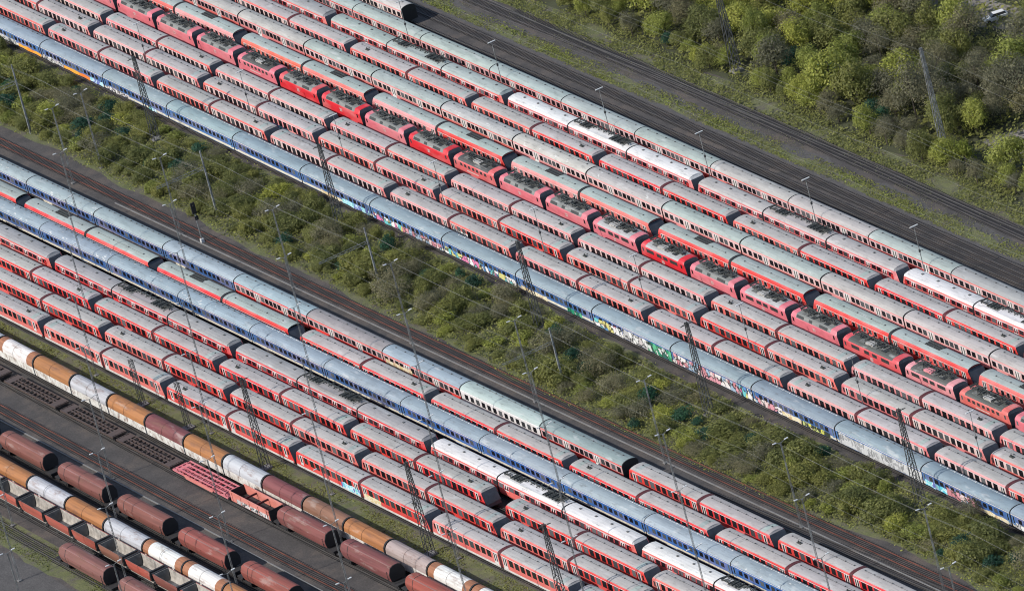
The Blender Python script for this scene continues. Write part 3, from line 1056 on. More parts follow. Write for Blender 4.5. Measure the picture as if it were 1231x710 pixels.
# ------------------------------------------------------------------ the parked trains
PINK, PALE, CORAL, RED, SCAR, ORNG = (.66, .19, .19), (.69, .27, .26), (.67, .145, .125), (.64, .05, .042), (.65, .035, .038), (.67, .12, .07)
GREY, GREEN, BLUER, WROOF, BROWNR, DGREEN, DGREY = (.375, .352, .33), (.325, .37, .34), (.225, .28, .31), (.60, .59, .57), (.28, .26, .25), (.22, .27, .26), (.30, .295, .285)
BLUE, DBLUE = (.06, .15, .36), (.045, .115, .29)
NAMES = {PINK: 'faded pink', PALE: 'pale pink', CORAL: 'coral red', RED: 'bright red', SCAR: 'scarlet', ORNG: 'orange red'}
RN = {GREY: 'grey', GREEN: 'greenish', BLUER: 'blue-grey', WROOF: 'white', BROWNR: 'brown-grey', DGREEN: 'dark green', DGREY: 'dark grey'}
WHERE = {'R1': 'at the end of the uppermost row', 'R2': 'along the upper empty tracks', 'R3': 'in the upper pantograph row',
         'R4': 'below the upper pantograph row', 'R5': 'two rows above the locomotives', 'R6': 'right above the locomotives',
         'R7': 'in the locomotive row', 'R8': 'right below the locomotives', 'R9': 'two rows below the locomotives',
         'R10': 'right above the graffiti coaches', 'R11': 'along the bush strip',
         'L1': 'along the middle empty track', 'L2': 'between the two lower blue rows', 'L3': 'in the lower blue row',
         'L4': 'in the lower pantograph row', 'L5': 'right below the lower pantograph row', 'L6': 'in the second lowest red row',
         'L7': 'in the lowest red row', 'F1': 'beside the grass strip', 'F2': 'in the mixed wagon row',
         'F3': 'in the upper brown hopper row', 'F4': 'in the lower hooded wagon row', 'F5': 'in the open wagon row', 'F6': 'in the lowest brown hopper row'}
ORD = ['', 'first', 'second', 'third', 'fourth', 'fifth', 'sixth', 'seventh', 'eighth', 'ninth', 'tenth', 'eleventh', 'twelfth', 'thirteenth', 'fourteenth', 'fifteenth', 'sixteenth', 'seventeenth', 'eighteenth', 'nineteenth', 'twentieth', 'twenty-first', 'twenty-second', 'twenty-third', 'twenty-fourth', 'twenty-fifth', 'twenty-sixth', 'twenty-seventh']
BUILT = []
def rake(row, proto, x0, x1, cols, look, cat):
    """one vehicle of a row from x0 to x1"""
    xm = (x0 + x1) / 2
    vis = [seen(x, yc(row, x) - 1.4, z, -3) for x in (x0 + .8, x0 + (x1 - x0) * .25, xm, x0 + (x1 - x0) * .75, x1 - .8) for z in (2.6, 3.6)]
    if not any(seen(x, yc(row, x), 2, 45) for x in (x0, xm, x1)):
        return None
    o = place(proto, (xm, yc(row, xm) + .11, .2), math.atan(ROWS[row][1]), cols, None, (1, 1.08, 1.02) if row[0] != 'F' else None)
    BUILT.append((row, xm, o, look, cat, any(vis)))
    return o

P = {}
def proto(key, fn):
    if key not in P:
        P[key] = fn()
    return P[key]
def jit(c, a=.06):
    k = 1 + random.uniform(-a, a)
    return tuple(min(.85, x * k * (1 + random.uniform(-a, a) * .4)) for x in c)
def body_cols(col, roof, band=None, hood=None, extra=None):
    d = {'body': jit(col), 'roof': jit(roof, .05), 'window_band': jit(band or col), 'cab_hood': jit(hood or roof, .05)}
    d.update(extra or {})
    return d
GRAF = []
def add_graffiti(o, L, x0, x1, z0, z1, m, hw=1.435):
    b = MB()
    k = 5
    lo = [(x0 + (x1 - x0) * i / k, z0 + .1 * math.sin(i * 2.1)) for i in range(k + 1)]
    hi = [(x0 + (x1 - x0) * i / k + .2, z1 - .25 * abs(math.sin(i * 1.7 + x0))) for i in range(k + 1)]
    vs = [(x, -hw - .012, z) for x, z in lo + hi] + [(x, -hw + .05, z) for x, z in lo + hi]
    n = k + 1
    fs = [(i, i + 1, n + i + 1, n + i) for i in range(k)] + [(2 * n + i, 3 * n + i, 3 * n + i + 1, 2 * n + i + 1) for i in range(k)]
    fs += [(i, 2 * n + i, 2 * n + i + 1, i + 1) for i in range(k)] + [(n + i, n + i + 1, 3 * n + i + 1, 3 * n + i) for i in range(k)]
    fs += [(0, n, 3 * n, 2 * n), (k, 2 * n + k, 3 * n + k, n + k)]
    b.add(vs, fs, m)
    return single('graffiti', b, (0, 0, 0), parent=o)

TAGS = {'L7': [(4, 4.5, 10.8, 2.1, 'g_cyan'), (5, -10.6, -5, 2.0, 'g_beige')], 'R10': [(7, -9.5, -5, 2.4, 'g_white'), (11, 2, 8, 1.9, 'g_beige')], 'R9': [(4, -6, 0, 1.9, 'g_cyan'), (9, -3, 4, 1.9, 'g_white')], 'R8': [(6, -2, 5, 1.9, 'g_mixed')]}
def railcars(row, x0, L, start_cab, ks, colour, roof=GREY, bandfn=None):
    """two-car diesel units; start_cab: does car 0 begin (left) with its cab"""
    for k in ks:
        begins = (k % 2 == 0) == start_cab
        cab = -1 if begins else 1
        c = colour(k)
        ex = (k * 7 + int(abs(x0))) % 3 == 0
        p = proto(('rc', cab, round(L, 2), ex), lambda: railcar(cab, L, ex))
        hood = GREEN if cab == 1 else (GREY if k % 4 else GREEN)
        band = (bandfn(k) if bandfn else None)
        cols = body_cols(c, roof, band, hood)
        o = rake(row, p, x0 + k * L, x0 + (k + 1) * L, cols, f'{NAMES[c]} diesel railcar', 'railcar')
        for kk, a, b, z1, mm in TAGS.get(row, []):
            if o and kk == k:
                add_graffiti(o, L, a, b, .85, z1, mm)

def pick(seq, d):
    return lambda k: seq.get(k, d) if isinstance(seq, dict) else seq[k % len(seq)]
pinkish = lambda base, lst: (lambda k: lst[(k * 5 + base) % len(lst)])
def band_of(row):
    # some units carry a bleached window band
    def f(k):
        r = random.Random(hash((row, (k) // 2)) % 9999 + 3)
        return None
    return f
BLEACH = (.68, .50, .47)

railcars('R4', -92.32, 23.16, False, range(-6, 18), lambda k: [PINK, CORAL][k % 2] if k < 2 else (CORAL if k < 4 else (RED, SCAR, RED, CORAL)[k % 4]), GREY, lambda k: BLEACH if k < 0 else None)
railcars('R8', -131.2, 22.62, True, range(-3, 19), lambda k: (PINK, CORAL, PINK, PALE)[k % 4] if k < 6 else (PALE, PALE, PINK, PINK, CORAL, CORAL)[k % 6], GREY, lambda k: BLEACH if k in (-1, 1, 2, 3, 8, 9) else None)
railcars('R9', -150.72, 22.70, False, range(-2, 19), lambda k: {5: CORAL, 6: PINK, 7: CORAL, 8: RED, 9: CORAL, 10: CORAL, 11: RED, 12: CORAL, 13: PINK}.get(k, (PALE, PALE, PINK, CORAL)[k % 4]), GREY, lambda k: BLEACH if k in (0, 1, 2, 3, 14, 15) else None)
railcars('R10', -138.14, 22.80, True, range(-2, 18), lambda k: (PINK, PINK, CORAL, CORAL, PALE, PINK, PALE, CORAL)[k % 8] if k != 9 else CORAL, GREY, lambda k: BLEACH if k in (3, 4, 5, 13, 14) else None)
railcars('L1', 139.3, 22.69, True, range(0, 7), lambda k: (RED, SCAR)[k % 2], GREY)
railcars('L2', 38.5, 22.54, True, range(0, 10), lambda k: (RED, SCAR, SCAR)[k % 3], GREY)
railcars('L5', -10.32, 22.83, True, range(-2, 6), lambda k: (RED, RED, SCAR)[k % 3], GREY)
railcars('L5', 132.0, 22.75, True, range(0, 5), lambda k: (RED, RED, CORAL)[k % 3], GREY)
railcars('L6', -20.05, 22.66, False, range(-1, 10), lambda k: {4: CORAL, 5: CORAL, 3: RED}.get(k, (RED, CORAL, RED)[k % 3]), GREY)
railcars('L7', -10.84, 22.68, True, range(-1, 9), lambda k: {-1: CORAL, 0: CORAL, 1: CORAL, 2: RED, 3: RED, 4: RED, 5: RED}.get(k, CORAL), GREY)

# deep-edged two-car units
def tall_units(row, x0, L, ks, colour, grilles, start=True, roof=GREEN):
    for k in ks:
        begins = (k % 2 == 0) == start
        cab = -1 if begins else 1
        gr = grilles(k)
        c = colour(k)
        p = proto(('tall', cab, round(L, 2), gr), lambda: tall_railcar(cab, L, gr))
        rake(row, p, x0 + k * L, x0 + (k + 1) * L, body_cols(c, roof), f'{NAMES[c]} {"grille-roofed" if gr else "plain-roofed"} railcar', 'railcar')
tall_units('R6', -95.0, 25.79, range(-3, 14), lambda k: {-1: PALE, 0: ORNG, 1: CORAL, 2: PALE, 3: RED, 4: PALE, 5: CORAL, 6: RED, 7: RED, 8: RED, 9: RED}.get(k, CORAL), lambda k: k in (-1, 1, 3, 4, 6, 9, 10))
tall_units('L2', -64.7, 25.45, range(-2, 4), lambda k: (SCAR, RED)[k % 2], lambda k: k % 2 == 0)

# commuter coaches with white doors
for k in range(-3, 12):
    x0 = -84.28 + 26.29 * k
    if k < 10:
        roof = GREEN if k < 5 else [GREEN, GREY, GREY, GREEN, DGREY, GREY][k - 4 if k < 9 else 4]
        roof = {5: GREY, 6: GREY, 7: GREEN, 8: DGREY}.get(k, GREEN if k < 5 else GREY)
        c = (RED, CORAL, RED, RED)[k % 4] if k < 6 else (CORAL, RED)[k % 2]
        rake('R2', proto('com', commuter_coach), x0 + .02, x0 + 26.27, body_cols(c, roof, (.50, .26, .26) if k < 3 else (.60, .42, .42)), f'{RN[roof]}-roofed {NAMES[c]} commuter coach', 'coach')
for k in range(-4, 13):
    x0 = -77.97 + 26.42 * k
    roof = {-3: DGREY, -2: GREY, -1: GREY, 0: GREEN, 1: GREEN, 2: (.40, .40, .37), 3: (.42, .41, .36), 4: GREY, 5: GREEN, 6: GREEN, 7: GREY}.get(k, GREY)
    c = (CORAL, PINK)[k % 2] if k < 3 else PALE
    rake('R5', proto(('com', k in (2, 3, 4)), lambda: commuter_coach(26.4, 'roof_flaked' if k in (2, 3, 4) else 'roof')), x0 + .06, x0 + 26.36, body_cols(c, roof, (.50, .28, .28) if k < 0 else (.70, .50, .48)), f'{NAMES[c]} commuter coach with white doors', 'coach')
for k in (-2, -1):
    x1 = -74.2 + 26.4 * (k + 1)
    rake('R1', proto('com', commuter_coach), x1 - 26.3, x1, body_cols(PALE, (.45, .43, .39), (.72, .58, .55)), 'pale pink commuter coach', 'coach')

# electric units: end car, middle car with pantographs, end car
def emus(row, x0, U, units):
    for u, (roofs, c) in units.items():
        b = x0 + U * u
        L1, L2 = U * .3455, U * .309
        xs = [b, b + L1, b + L1 + L2, b + U]
        for i, (cab, gear) in enumerate(((-1, False), (0, True), (1, False))):
            L = xs[i + 1] - xs[i]
            p = proto(('emu', cab, round(L, 2)), lambda: emu_car(cab, L, gear))
            cols = {'body': jit(c), 'roof': jit(roofs[i], .04), 'cable_duct': jit(roofs[i], .04)}
            nm = f'{RN[roofs[i]]}-roofed {"middle" if gear else "end"} electric car'
            rake(row, p, xs[i], xs[i + 1], cols, nm, 'electric railcar')
emus('R3', -85.1, 67.62, {-2: ((GREY,) * 3, CORAL), -1: ((GREY, GREY, DGREY), CORAL), 0: ((GREEN, GREEN, GREEN), CORAL), 1: ((WROOF,) * 3, PINK), 2: ((GREY,) * 3, PINK), 3: ((WROOF, WROOF, GREY), CORAL), 4: ((GREY,) * 3, CORAL)})
emus('L4', -34.4, 67.2, {-1: ((DGREY, DGREY, DGREY), CORAL), 0: ((DGREY, BROWNR, DGREY), SCAR), 1: ((DGREY, BROWNR, DGREY), SCAR), 2: ((WROOF,) * 3, CORAL), 3: ((WROOF,) * 3, CORAL)})

# blue express coaches
exp_ = lambda: express_coach()
expw = lambda: express_coach(26.3, True)
GR11 = {-1: [(-13, 0, .95, 2.0, 'g_white'), (0, 12, .95, 1.8, 'g_yellow')], 0: [(-12, 2, .9, 2.0, 'g_grey'), (3, 12.6, .9, 1.7, 'g_orange')], 1: [(-12.8, -4, .9, 1.9, 'g_white'), (-4, 7, .9, 1.75, 'g_orange'), (7, 12.5, .9, 1.9, 'g_cyan')],
        2: [(-12, -3, .9, 1.9, 'g_white'), (5, 8, .9, 1.7, 'g_cyan')], 5: [(2, 12, .9, 2.0, 'g_cyan'), (-6, 1, .9, 1.7, 'g_beige')],
        6: [(-12.5, -2, .9, 2.2, 'g_mixed'), (-2, 12.4, .9, 2.1, 'g_pink')], 7: [(-12.6, 12.6, .9, 2.2, 'g_mixed')], 8: [(-12, -3, .9, 1.8, 'g_beige'), (4, 9, .9, 1.9, 'g_green')],
        9: [(-13, -3.5, .9, 2.5, 'g_mixed'), (-3.2, 5, .9, 2.9, 'g_white'), (5, 13, .9, 2.9, 'g_green')], 10: [(-12.5, 9, .9, 2.9, 'g_pink'), (9, 12.9, .9, 2.9, 'g_mixed')],
        11: [(-12.5, -4, .9, 2.2, 'g_pink'), (-4, 2, .9, 1.9, 'g_beige'), (2, 11, .9, 1.9, 'g_yellow')], 12: [(-12.3, 13, .9, 3.0, 'g_grey')], 13: [(-12.5, -6, .9, 2, 'g_cyan'), (-6, 3, .9, 2.4, 'g_pink'), (3, 12, .9, 1.7, 'g_beige')], 14: [(-12, 12, .9, 2.0, 'g_white')]}
for k in range(-2, 17):
    x0 = -156.9 + 26.33 * k
    o = rake('R11', proto(('exp', k not in (0, 12)), lambda: express_coach(26.33, False, 'roof' if k in (0, 12) else 'white')), x0 + .03, x0 + 26.3, body_cols(DBLUE if k % 3 else BLUE, jit(BLUER, .07)), 'blue sleeping coach', 'coach')
    if o:
        for (a, b, z0, z1, mm) in GR11.get(k, []):
            add_graffiti(o, 26.3, a, b, z0, z1, mm)
        BUILT[-1] = (*BUILT[-1][:3], 'graffiti-covered blue coach' if k in GR11 else 'plain blue coach', *BUILT[-1][4:])
for k in range(-4, 8):
    x0 = -71.94 + 26.3 * k
    if k < 3:
        o = rake('L1', proto(('exp', False, k), lambda: express_coach(26.33, False, 'roof', 'roof_flaked' if k in (-1, 0) else 'roof')), x0 + .02, x0 + 26.28, body_cols(DBLUE, (.29, .345, .35) if k != 2 else (.30, .35, .38)), 'dark blue express coach', 'coach')
        if o and k == 0:
            b = MB()
    elif k == 6:
        rake('L1', proto('expw', expw), x0 + .02, x0 + 26.28, {'body': (.70, .69, .67), 'roof': (.36, .43, .40), 'stripe': (.70, .69, .67), 'sill': (.70, .69, .67)}, 'white coach with pale green roof', 'coach')
    else:
        roof = {3: (.27, .335, .36), 4: BROWNR, 5: (.27, .335, .37), 7: DGREEN}[k]
        o = rake('L1', proto('com', commuter_coach), x0 + .02, x0 + 26.28, body_cols(RED, roof, (.55, .36, .36)), f'red commuter coach with {({3: "blue-grey", 4: "brown", 5: "slate blue", 7: "dark green"})[k]} roof', 'coach')
        if o and k == 5:
            add_graffiti(o, 26, -12.5, -3.5, 1.0, 2.4, 'g_beige')
for k in range(-3, 13):
    x0 = -49.84 + 26.22 * k
    rake('L3', proto(('exp', k > 2, k == 9), lambda: express_coach(26.33, False, 'white' if k > 2 else 'roof', 'roof_flaked' if k == 9 else 'roof')), x0 + .02, x0 + 26.2, body_cols((.04, .13, .38) if k > 4 else DBLUE, (.26, .32, .355) if k < 6 else (.29, .34, .36)), 'blue express coach', 'coach')

# locomotives
LP, LR, LPL = (.64, .16, .19), (.62, .025, .035), (.66, .25, .27)
def loco(x0, L, kind, c, name, roof=(.24, .25, .235), box=None):
    p = proto(('loco', kind, L), lambda: locomotive(kind, L))
    rake('R7', p, x0 + .02, x0 + L - .02, {'body': jit(c, .04), 'cab_roof': jit(c, .04), 'roof': roof, 'roof_box': box or (.40, .39, .36)}, name, 'locomotive')
x = 13.3
x_ = x - 16.65 * 12
for kind, c, nm in [('vented', LP, 'pink plain-sided locomotive')] * 6 + [('windowed', LP, 'pink locomotive with small side windows'), ('vented', LR, 'bright red plain-sided locomotive'), ('vented', LR, 'bright red plain-sided locomotive'), ('vented', LP, 'pink plain-sided locomotive'), ('vented', LR, 'scarlet plain-sided locomotive'), ('windowed', LP, 'coral locomotive with small side windows')]:
    loco(x_, 16.65, kind, (.64, .13, .13) if 'coral' in nm else c, nm, (.19, .195, .18) if kind == 'vented' else (.07, .07, .065))
    x_ += 16.65
for kind, c, nm, L, roof in [('vented', LP, 'pink plain-sided locomotive', 16.65, None), ('vented', LP, 'pink plain-sided locomotive', 16.65, None), ('banded', LP, 'pink locomotive with long side grilles', 16.65, 1),
                             ('banded', LR, 'red locomotive with long side grilles', 16.65, 1), ('vented', LP, 'pink plain-sided locomotive', 16.65, None), ('banded', LP, 'pink locomotive with long side grilles', 16.65, 1),
                             ('vented', LP, 'pink plain-sided locomotive', 16.65, None), ('banded', (.60, .08, .09), 'long dark red locomotive', 19.5, 2), ('banded', LPL, 'pale pink locomotive with long side grilles', 16.65, 3),
                             ('windowed', (.62, .14, .12), 'coral locomotive with seven side windows', 16.65, 2), ('vented', LP, 'pink plain-sided locomotive', 16.65, None), ('vented', LP, 'pink plain-sided locomotive', 16.65, None)]:
    loco(x_, L, kind, c, nm, {None: (.19, .195, .18), 1: (.36, .36, .35), 2: (.075, .08, .07), 3: (.09, .09, .08)}[roof], LPL if roof == 3 else None)
    x_ += L

# freight
OR, SIL, BRN, MAR, WHT, RST = (.33, .135, .045), (.40, .405, .42), (.21, .10, .06), (.17, .05, .05), (.66, .64, .60), (.34, .27, .25)
HN = {OR: 'orange', SIL: 'silver', BRN: 'brown', MAR: 'maroon', WHT: 'white', RST: 'rust-streaked grey'}
def coils(row, x0, L, seq):
    for k, c in seq.items():
        bd = c is WHT
        p = proto(('coil', bd), lambda: coil_wagon(13.9, bd))
        o = rake(row, p, x0 + L * k, x0 + L * (k + 1), {'hood': jit(c, .05), 'hood_seam': tuple(v * .45 for v in c), 'side_wall': (.62, .60, .55) if row == 'F1' else (.70, .69, .66), 'hood_band': (.30, .125, .06)}, f'{HN[c]} hooded coil wagon', 'wagon')
coils('F1', 2.95, 13.9, {-4: OR, -3: BRN, -2: SIL, -1: WHT, 0: OR, 1: SIL, 2: OR, 3: MAR, 4: OR, 5: SIL, 6: MAR, 7: BRN, 8: OR, 9: RST, 10: WHT, 11: WHT, 12: SIL})
coils('F4', 47.6, 13.88, {-3: SIL, -2: OR, -1: OR, 0: SIL, 1: OR, 2: SIL, 3: WHT, 4: WHT, 5: OR, 6: BRN})
HB = (.17, .062, .048)
for k in range(-3, 5):
    rake('F3', proto('hop', hopper_wagon), 46.6 + 21.6 * k - .8, 46.6 + 21.6 * k + 18.2, {'tank': jit(HB if k < 2 else (.24, .065, .05), .1)}, 'brown roofed hopper wagon', 'wagon')
for k in range(0, 5):
    x0 = 98.6 + 21.25 * k
    rake('F2', proto('hop', hopper_wagon), x0, x0 + 17.2, {'tank': jit((.165, .05, .045) if k != 2 else (.27, .06, .04), .1)}, 'brown roofed hopper wagon', 'wagon')
for k in range(-1, 4):
    x0 = 75.4 + 21.4 * k
    if k >= 0:
        rake('F6', proto('hop', hopper_wagon), x0, x0 + 18.2, {'tank': jit((.18, .07, .058), .08)}, 'brown roofed hopper wagon', 'wagon')
for k in range(-3, 8):
    x0 = 51.75 + 9.6 * k
    c = {3: (.24, .10, .065), 5: (.21, .07, .055)}.get(k, (.34, .075, .05))
    rake('F5', proto('open', open_hopper), x0, x0 + 9.6, {'side_wall': jit(c, .07)}, 'rust brown open wagon' if k == 3 else ('dark red open wagon' if k == 5 else 'red open wagon'), 'wagon')
rake('F2', proto(('gon',), gondola), 82.4, 97.0, {}, 'salmon gondola with graffiti on its side', 'wagon')
rake('F2', proto(('flatp',), lambda: flat_wagon(20, 'dark', True, (.58, .16, .18))), 61.8, 81.9, {}, 'pink skeleton flat wagon', 'wagon')
for i, (a, b) in enumerate(((-22, -1.5), (-.5, 20.0), (20.8, 41.0), (41.6, 61.4))):
    rake('F2', proto(('flat',), lambda: flat_wagon(20)), a, b, {}, 'dark empty skeleton flat wagon', 'wagon')

rows = {}
for t in BUILT:
    rows.setdefault(t[0], []).append(t)
for r, lst in rows.items():
    lst.sort(key=lambda t: t[1])
    n = {}
    vis_total = {}
    for t in lst:
        if t[5]:
            vis_total[t[3]] = vis_total.get(t[3], 0) + 1
    for (row, xm, o, look, cat, vis) in lst:
        if not vis:
            tag(o, f'{look}, {"farthest right" if xm > 40 else "farthest left"} {WHERE[r]}', cat, f'vehicles parked {WHERE[r]}')
            continue
        n[look] = n.get(look, 0) + 1
        lab = f'{look} {WHERE[r]}' if vis_total[look] == 1 else f'{look}, {ORD[n[look]]} such from left {WHERE[r]}'
        tag(o, lab, cat, f'vehicles parked {WHERE[r]}')
# ------------------------------------------------------------------ masts, lamps, wires
def lattice(w0, w1, H, step, rl, rb, m, steps_grow=1.0):
    b = MB()
    def corner(i, z):
        w = (w0 + (w1 - w0) * z / H) / 2
        return Vector(((-w, -w, z), (w, -w, z), (w, w, z), (-w, w, z))[i])
    for i in range(4):
        b.bar(corner(i, 0), corner(i, H), rl, m)
    z, k = 0, 0
    while z < H - .05:
        z2 = min(H, z + step * (1 - .45 * z / H))
        for i in range(4):
            j = (i + 1) % 4
            b.bar(corner(i, z), corner(j, z2), rb, m)
            if w0 > .6 and i % 2:
                b.bar(corner(j, z), corner(i, z2), rb, m)
        z = z2
    return b
big = Node('lattice_mast')
big.part('tower', lattice(1.3, .42, 17.0, 1.55, .075, .042, 'darksteel').mesh('tower'))
fb = MB()
fb.box(-.9, .9, -.9, .9, -.2, .35, 'concrete')
big.part('foundation', fb.mesh('foundation'))
ca = MB()
ca.bar((0, -1.3, 16.6), (0, 1.3, 16.6), .07, 'darksteel')
ca.bar((0, -1.3, 16.6), (0, 0, 16.9), .04, 'darksteel')
ca.bar((0, 1.3, 16.6), (0, 0, 16.9), .04, 'darksteel')
big.part('cross_arm', ca.mesh('cross_arm'))
pale_mast = Node('lattice_mast')
pale_mast.part('tower', lattice(.9, .34, 17.0, 1.3, .06, .04, 'pole').mesh('tower'))
pale_mast.part('foundation', fb.mesh('foundation'))
spots = [(-73.9, -15.1, 'leftmost tall lattice mast in front of the blue graffiti coaches'), (-1.6, -15.1, 'second tall lattice mast from left before the blue graffiti coaches'),
         (70.9, -15.7, 'third tall lattice mast from left before the blue graffiti coaches'), (127.9, -16.0, 'fourth tall lattice mast from left before the blue graffiti coaches'),
         (189.4, -13.2, 'rightmost tall lattice mast in front of the blue graffiti coaches'), (74.8, -72.6, 'lattice mast on the grass left of the centre freight wagons'),
         (130.7, -71.9, 'lattice mast on the grass near the bottom edge')]
for x, y, l in spots:
    tag(place(big, (x, y, 0)), l, 'lattice mast', 'tall steel lattice masts')
for x, y, s, l in ((6.7, 64, 1.2, 'tall lattice mast at the forest edge near the top'), (76.3, 64.8, 1.22, 'slender bright lattice mast among the trees at upper right')):
    o = place(big if x < 50 else pale_mast, (x, y, 0), 0, None, None, (s * .95, s * .95, s))
    tag(o, l, 'lattice mast', 'tall steel lattice masts')
small = Node('lattice_mast')
small.part('tower', lattice(.8, .6, 8.8, 1.1, .06, .035, 'darksteel').mesh('tower'))
small.part('foundation', fb.mesh('foundation'))
tag(place(small, (30.9, -73.4, 0)), 'short lattice mast on the grass at the left', 'lattice mast', 'short lattice masts')
tag(place(small, (47.3, -73.0, 0)), 'short lattice mast on grass, before the third red railcar', 'lattice mast', 'short lattice masts')
o = place(big, (172.3, -69.9, 0))
tag(o, 'lattice mast rising between red railcars at the bottom edge', 'lattice mast', 'tall steel lattice masts')

hm = Node('catenary_mast')
q = MB()
q.bar((0, 0, -.2), (0, 0, 13.2), .26, 'steel', .15, n=4)
hm.part('post', q.mesh('post'))
q = MB()
for dz in (0, -.6):
    q.bar((0, 0, 10.2 + dz), (0, -10, 10.2 + dz * .6), .05, 'steel')
for i in range(10):
    q.bar((0, -i, 10.2 - (.6 - .024 * i) * (i % 2)), (0, -i - 1, 10.2 - (.6 - .024 * i) * ((i + 1) % 2)), .035, 'steel')
hm.part('bracket_arm', q.mesh('bracket_arm'))
for x, y, s, l in ((-100.9, -28.0, 1.08, 'grey catenary mast among bushes at the far left'), (-29.6, -25.7, 1, 'grey catenary mast with long arm beside the black signal'), (26.2, -22.9, .84, 'grey catenary mast with long arm in the bushes, right of the signal'), (94, -24.6, .8, 'grey catenary mast with pale arm, below the third lattice mast')):
    tag(place(hm, (x, y, 0), 0, None, None, (1, 1, s)), l, 'catenary mast', 'catenary masts in the bush strip')

lp = Node('light_mast')
lp.part('pole', lattice(.26, .15, 15.3, .8, .022, .02, 'pole').mesh('pole'))
q = MB()
q.box(-.35, .35, -.35, .35, -.1, .2, 'concrete')
lp.part('foundation', q.mesh('foundation'))
for s in (-1, 1):
    q = MB()
    q.bar((0, 0, 15.2), (0, s * .85, 15.45), .045, 'steel')
    a = lp.part('arm', q.mesh('arm'))
    q = MB()
    q.loft([[(-.12, s * .80, 15.44), (.12, s * .80, 15.44), (.10, s * .80, 15.56), (-.10, s * .80, 15.56)], [(-.13, s * 1.45, 15.5), (.13, s * 1.45, 15.5), (.10, s * 1.45, 15.60), (-.10, s * 1.45, 15.60)]], 'lamp')
    a.part('lamp_head', q.mesh('lamp_head'))
GAP = {1: 'beside the middle empty track', 2: 'below the row along the middle empty track', 3: 'above the lower blue row', 4: 'below the lower pantograph row',
       5: 'on the grass below the lowest red row', 6: 'between the hooded wagons and mixed wagons', 7: 'beside the lower empty track', 8: 'between upper hoppers and lower hooded wagons', 9: 'between lower wagon rows', 10: 'on the yard road at the bottom left', 11: 'on the yard road at the bottom left corner'}
LM = []
for j, (a, b, x00) in enumerate([(-33.0, .0198, -29.3), (-42.45, .0205, -50.1), (-52.45, .0215, -29.4), (-62.6, .0225, -9.0), (-72.75, .0225, 11.5), (-82.3, .019, 32.6), (-92.2, .019, 53.1), (-101.95, .0195, 74.0), (-111.5, .0175, 94.8), (-121.2, .017, 74.0), (-130.0, .017, 94.8)]):
    for i in range(-3, 9):
        x = x00 + 41.62 * i
        y = a + b * x
        if j in (2,) and False:
            continue
        if seen(x, y, 15, 0) or seen(x, y, 8, 0):
            LM.append((j + 1, x, y))
LM.append((0, -72.2, -27.7))
n = {}
for j, x, y in sorted(LM, key=lambda t: (t[0], t[1])):
    n[j] = n.get(j, 0) + 1
    o = place(lp, (x, y, 0))
    tag(o, 'twin-headed light mast in the bushes at the upper left' if j == 0 else f'twin-headed light mast, {ORD[n[j]]} such from left {GAP[j]}', 'light mast', 'twin-headed light masts across the lower yard')

sl = Node('yard_lamp')
q = MB()
q.bar((0, 0, 0), (0, 0, 11.1), .085, 'steel', .05, n=6)
q.box(-.1, .1, -.16, .16, 6.3, 6.75, 'darksteel')
sl.part('pole', q.mesh('pole'))
q = MB()
q.box(-.10, .10, -.78, .78, 11.08, 11.2, 'lamp')
sl.part('lamp_head', q.mesh('lamp_head'))
k = 0
for i, x in enumerate((-95.5, -60.5, -25.5, 13.6, 48.5, 84.3, 119.2, 154)):
    if seen(x, 33.3, 11, 0):
        k += 1
        tag(place(sl, (x, 33.3, 0)), f'slim single lamp, {ORD[k]} from left along the upper pantograph row', 'yard lamp', 'slim single lamps in the upper yard')
k = 0
for i, x in enumerate((-137, -102.5, -60.8, -24.5, 12.8, 48.7, 83, 118, 153.5, 189.5, 225)):
    if seen(x, -1.0, 11, 0):
        k += 1
        tag(place(sl, (x, -1.02, 0)), f'slim single lamp, {ORD[k]} from left, two rows below the locomotives', 'yard lamp', 'slim single lamps in the upper yard')

sg = Node('railway_signal')
q = MB()
q.bar((0, 0, 0), (0, 0, 6.2), .14, 'steel', .1, n=6)
sg.part('post', q.mesh('post'))
q = MB()
q.box(-.12, .12, -.42, .42, 5.7, 7.8, 'black')
q.bar((.15, 0, 7.3), (.4, 0, 7.3), .16, 'black', n=8)
sg.part('signal_head', q.mesh('signal_head'))
q = MB()
q.box(-.1, .1, -.2, .45, 4.4, 5.2, 'black')
sg.part('auxiliary_head', q.mesh('auxiliary_head'))
q = MB()
q.box(-.3, .3, -.3, .3, 0, .7, 'white')
sg.part('base_cabinet', q.mesh('base_cabinet'))
tag(place(sg, (-22.2, -32.9, 0)), 'black railway signal beside the middle empty track', 'signal')

def wire(pts, label, r=.016):
    b = MB()
    segs = []
    for a, c in zip(pts, pts[1:]):
        a, c = Vector(a), Vector(c)
        L = (c - a).length
        for i in range(8):
            t, u = i / 8, (i + 1) / 8
            s1, s2 = -4 * (L / 55) * .6 * t * (1 - t), -4 * (L / 55) * .6 * u * (1 - u)
            b.bar(a.lerp(c, t) + Vector((0, 0, s1)), a.lerp(c, u) + Vector((0, 0, s2)), r, 'wire', n=3)
    o = single('overhead_wire', b)
    return tag(o, label, 'wire', 'overhead wires')
mid = [(-190, 'a'), (-100.9, 0), (-29.6, 0), (26.2, 0), (94, 0), (160, 0), (225, 0), (300, 0)]
for y, z, lb in ((-29.6, 6.3, 'lowest overhead wire above the middle empty track'), (-29.2, 8.0, 'overhead wire carried just above the middle track wire'), (-26.9, 10.6, 'high wire over the lower edge of the bush strip'),
                 (-25.4, 9.0, 'pale wire over the lower half of the bush strip'), (-23.2, 10.2, 'pale wire over the middle of the bush strip'), (-21.5, 8.4, 'pale wire over the upper half of the bush strip')):
    wire([(x, y + .018 * x * .6, z) for x, _ in mid], lb)
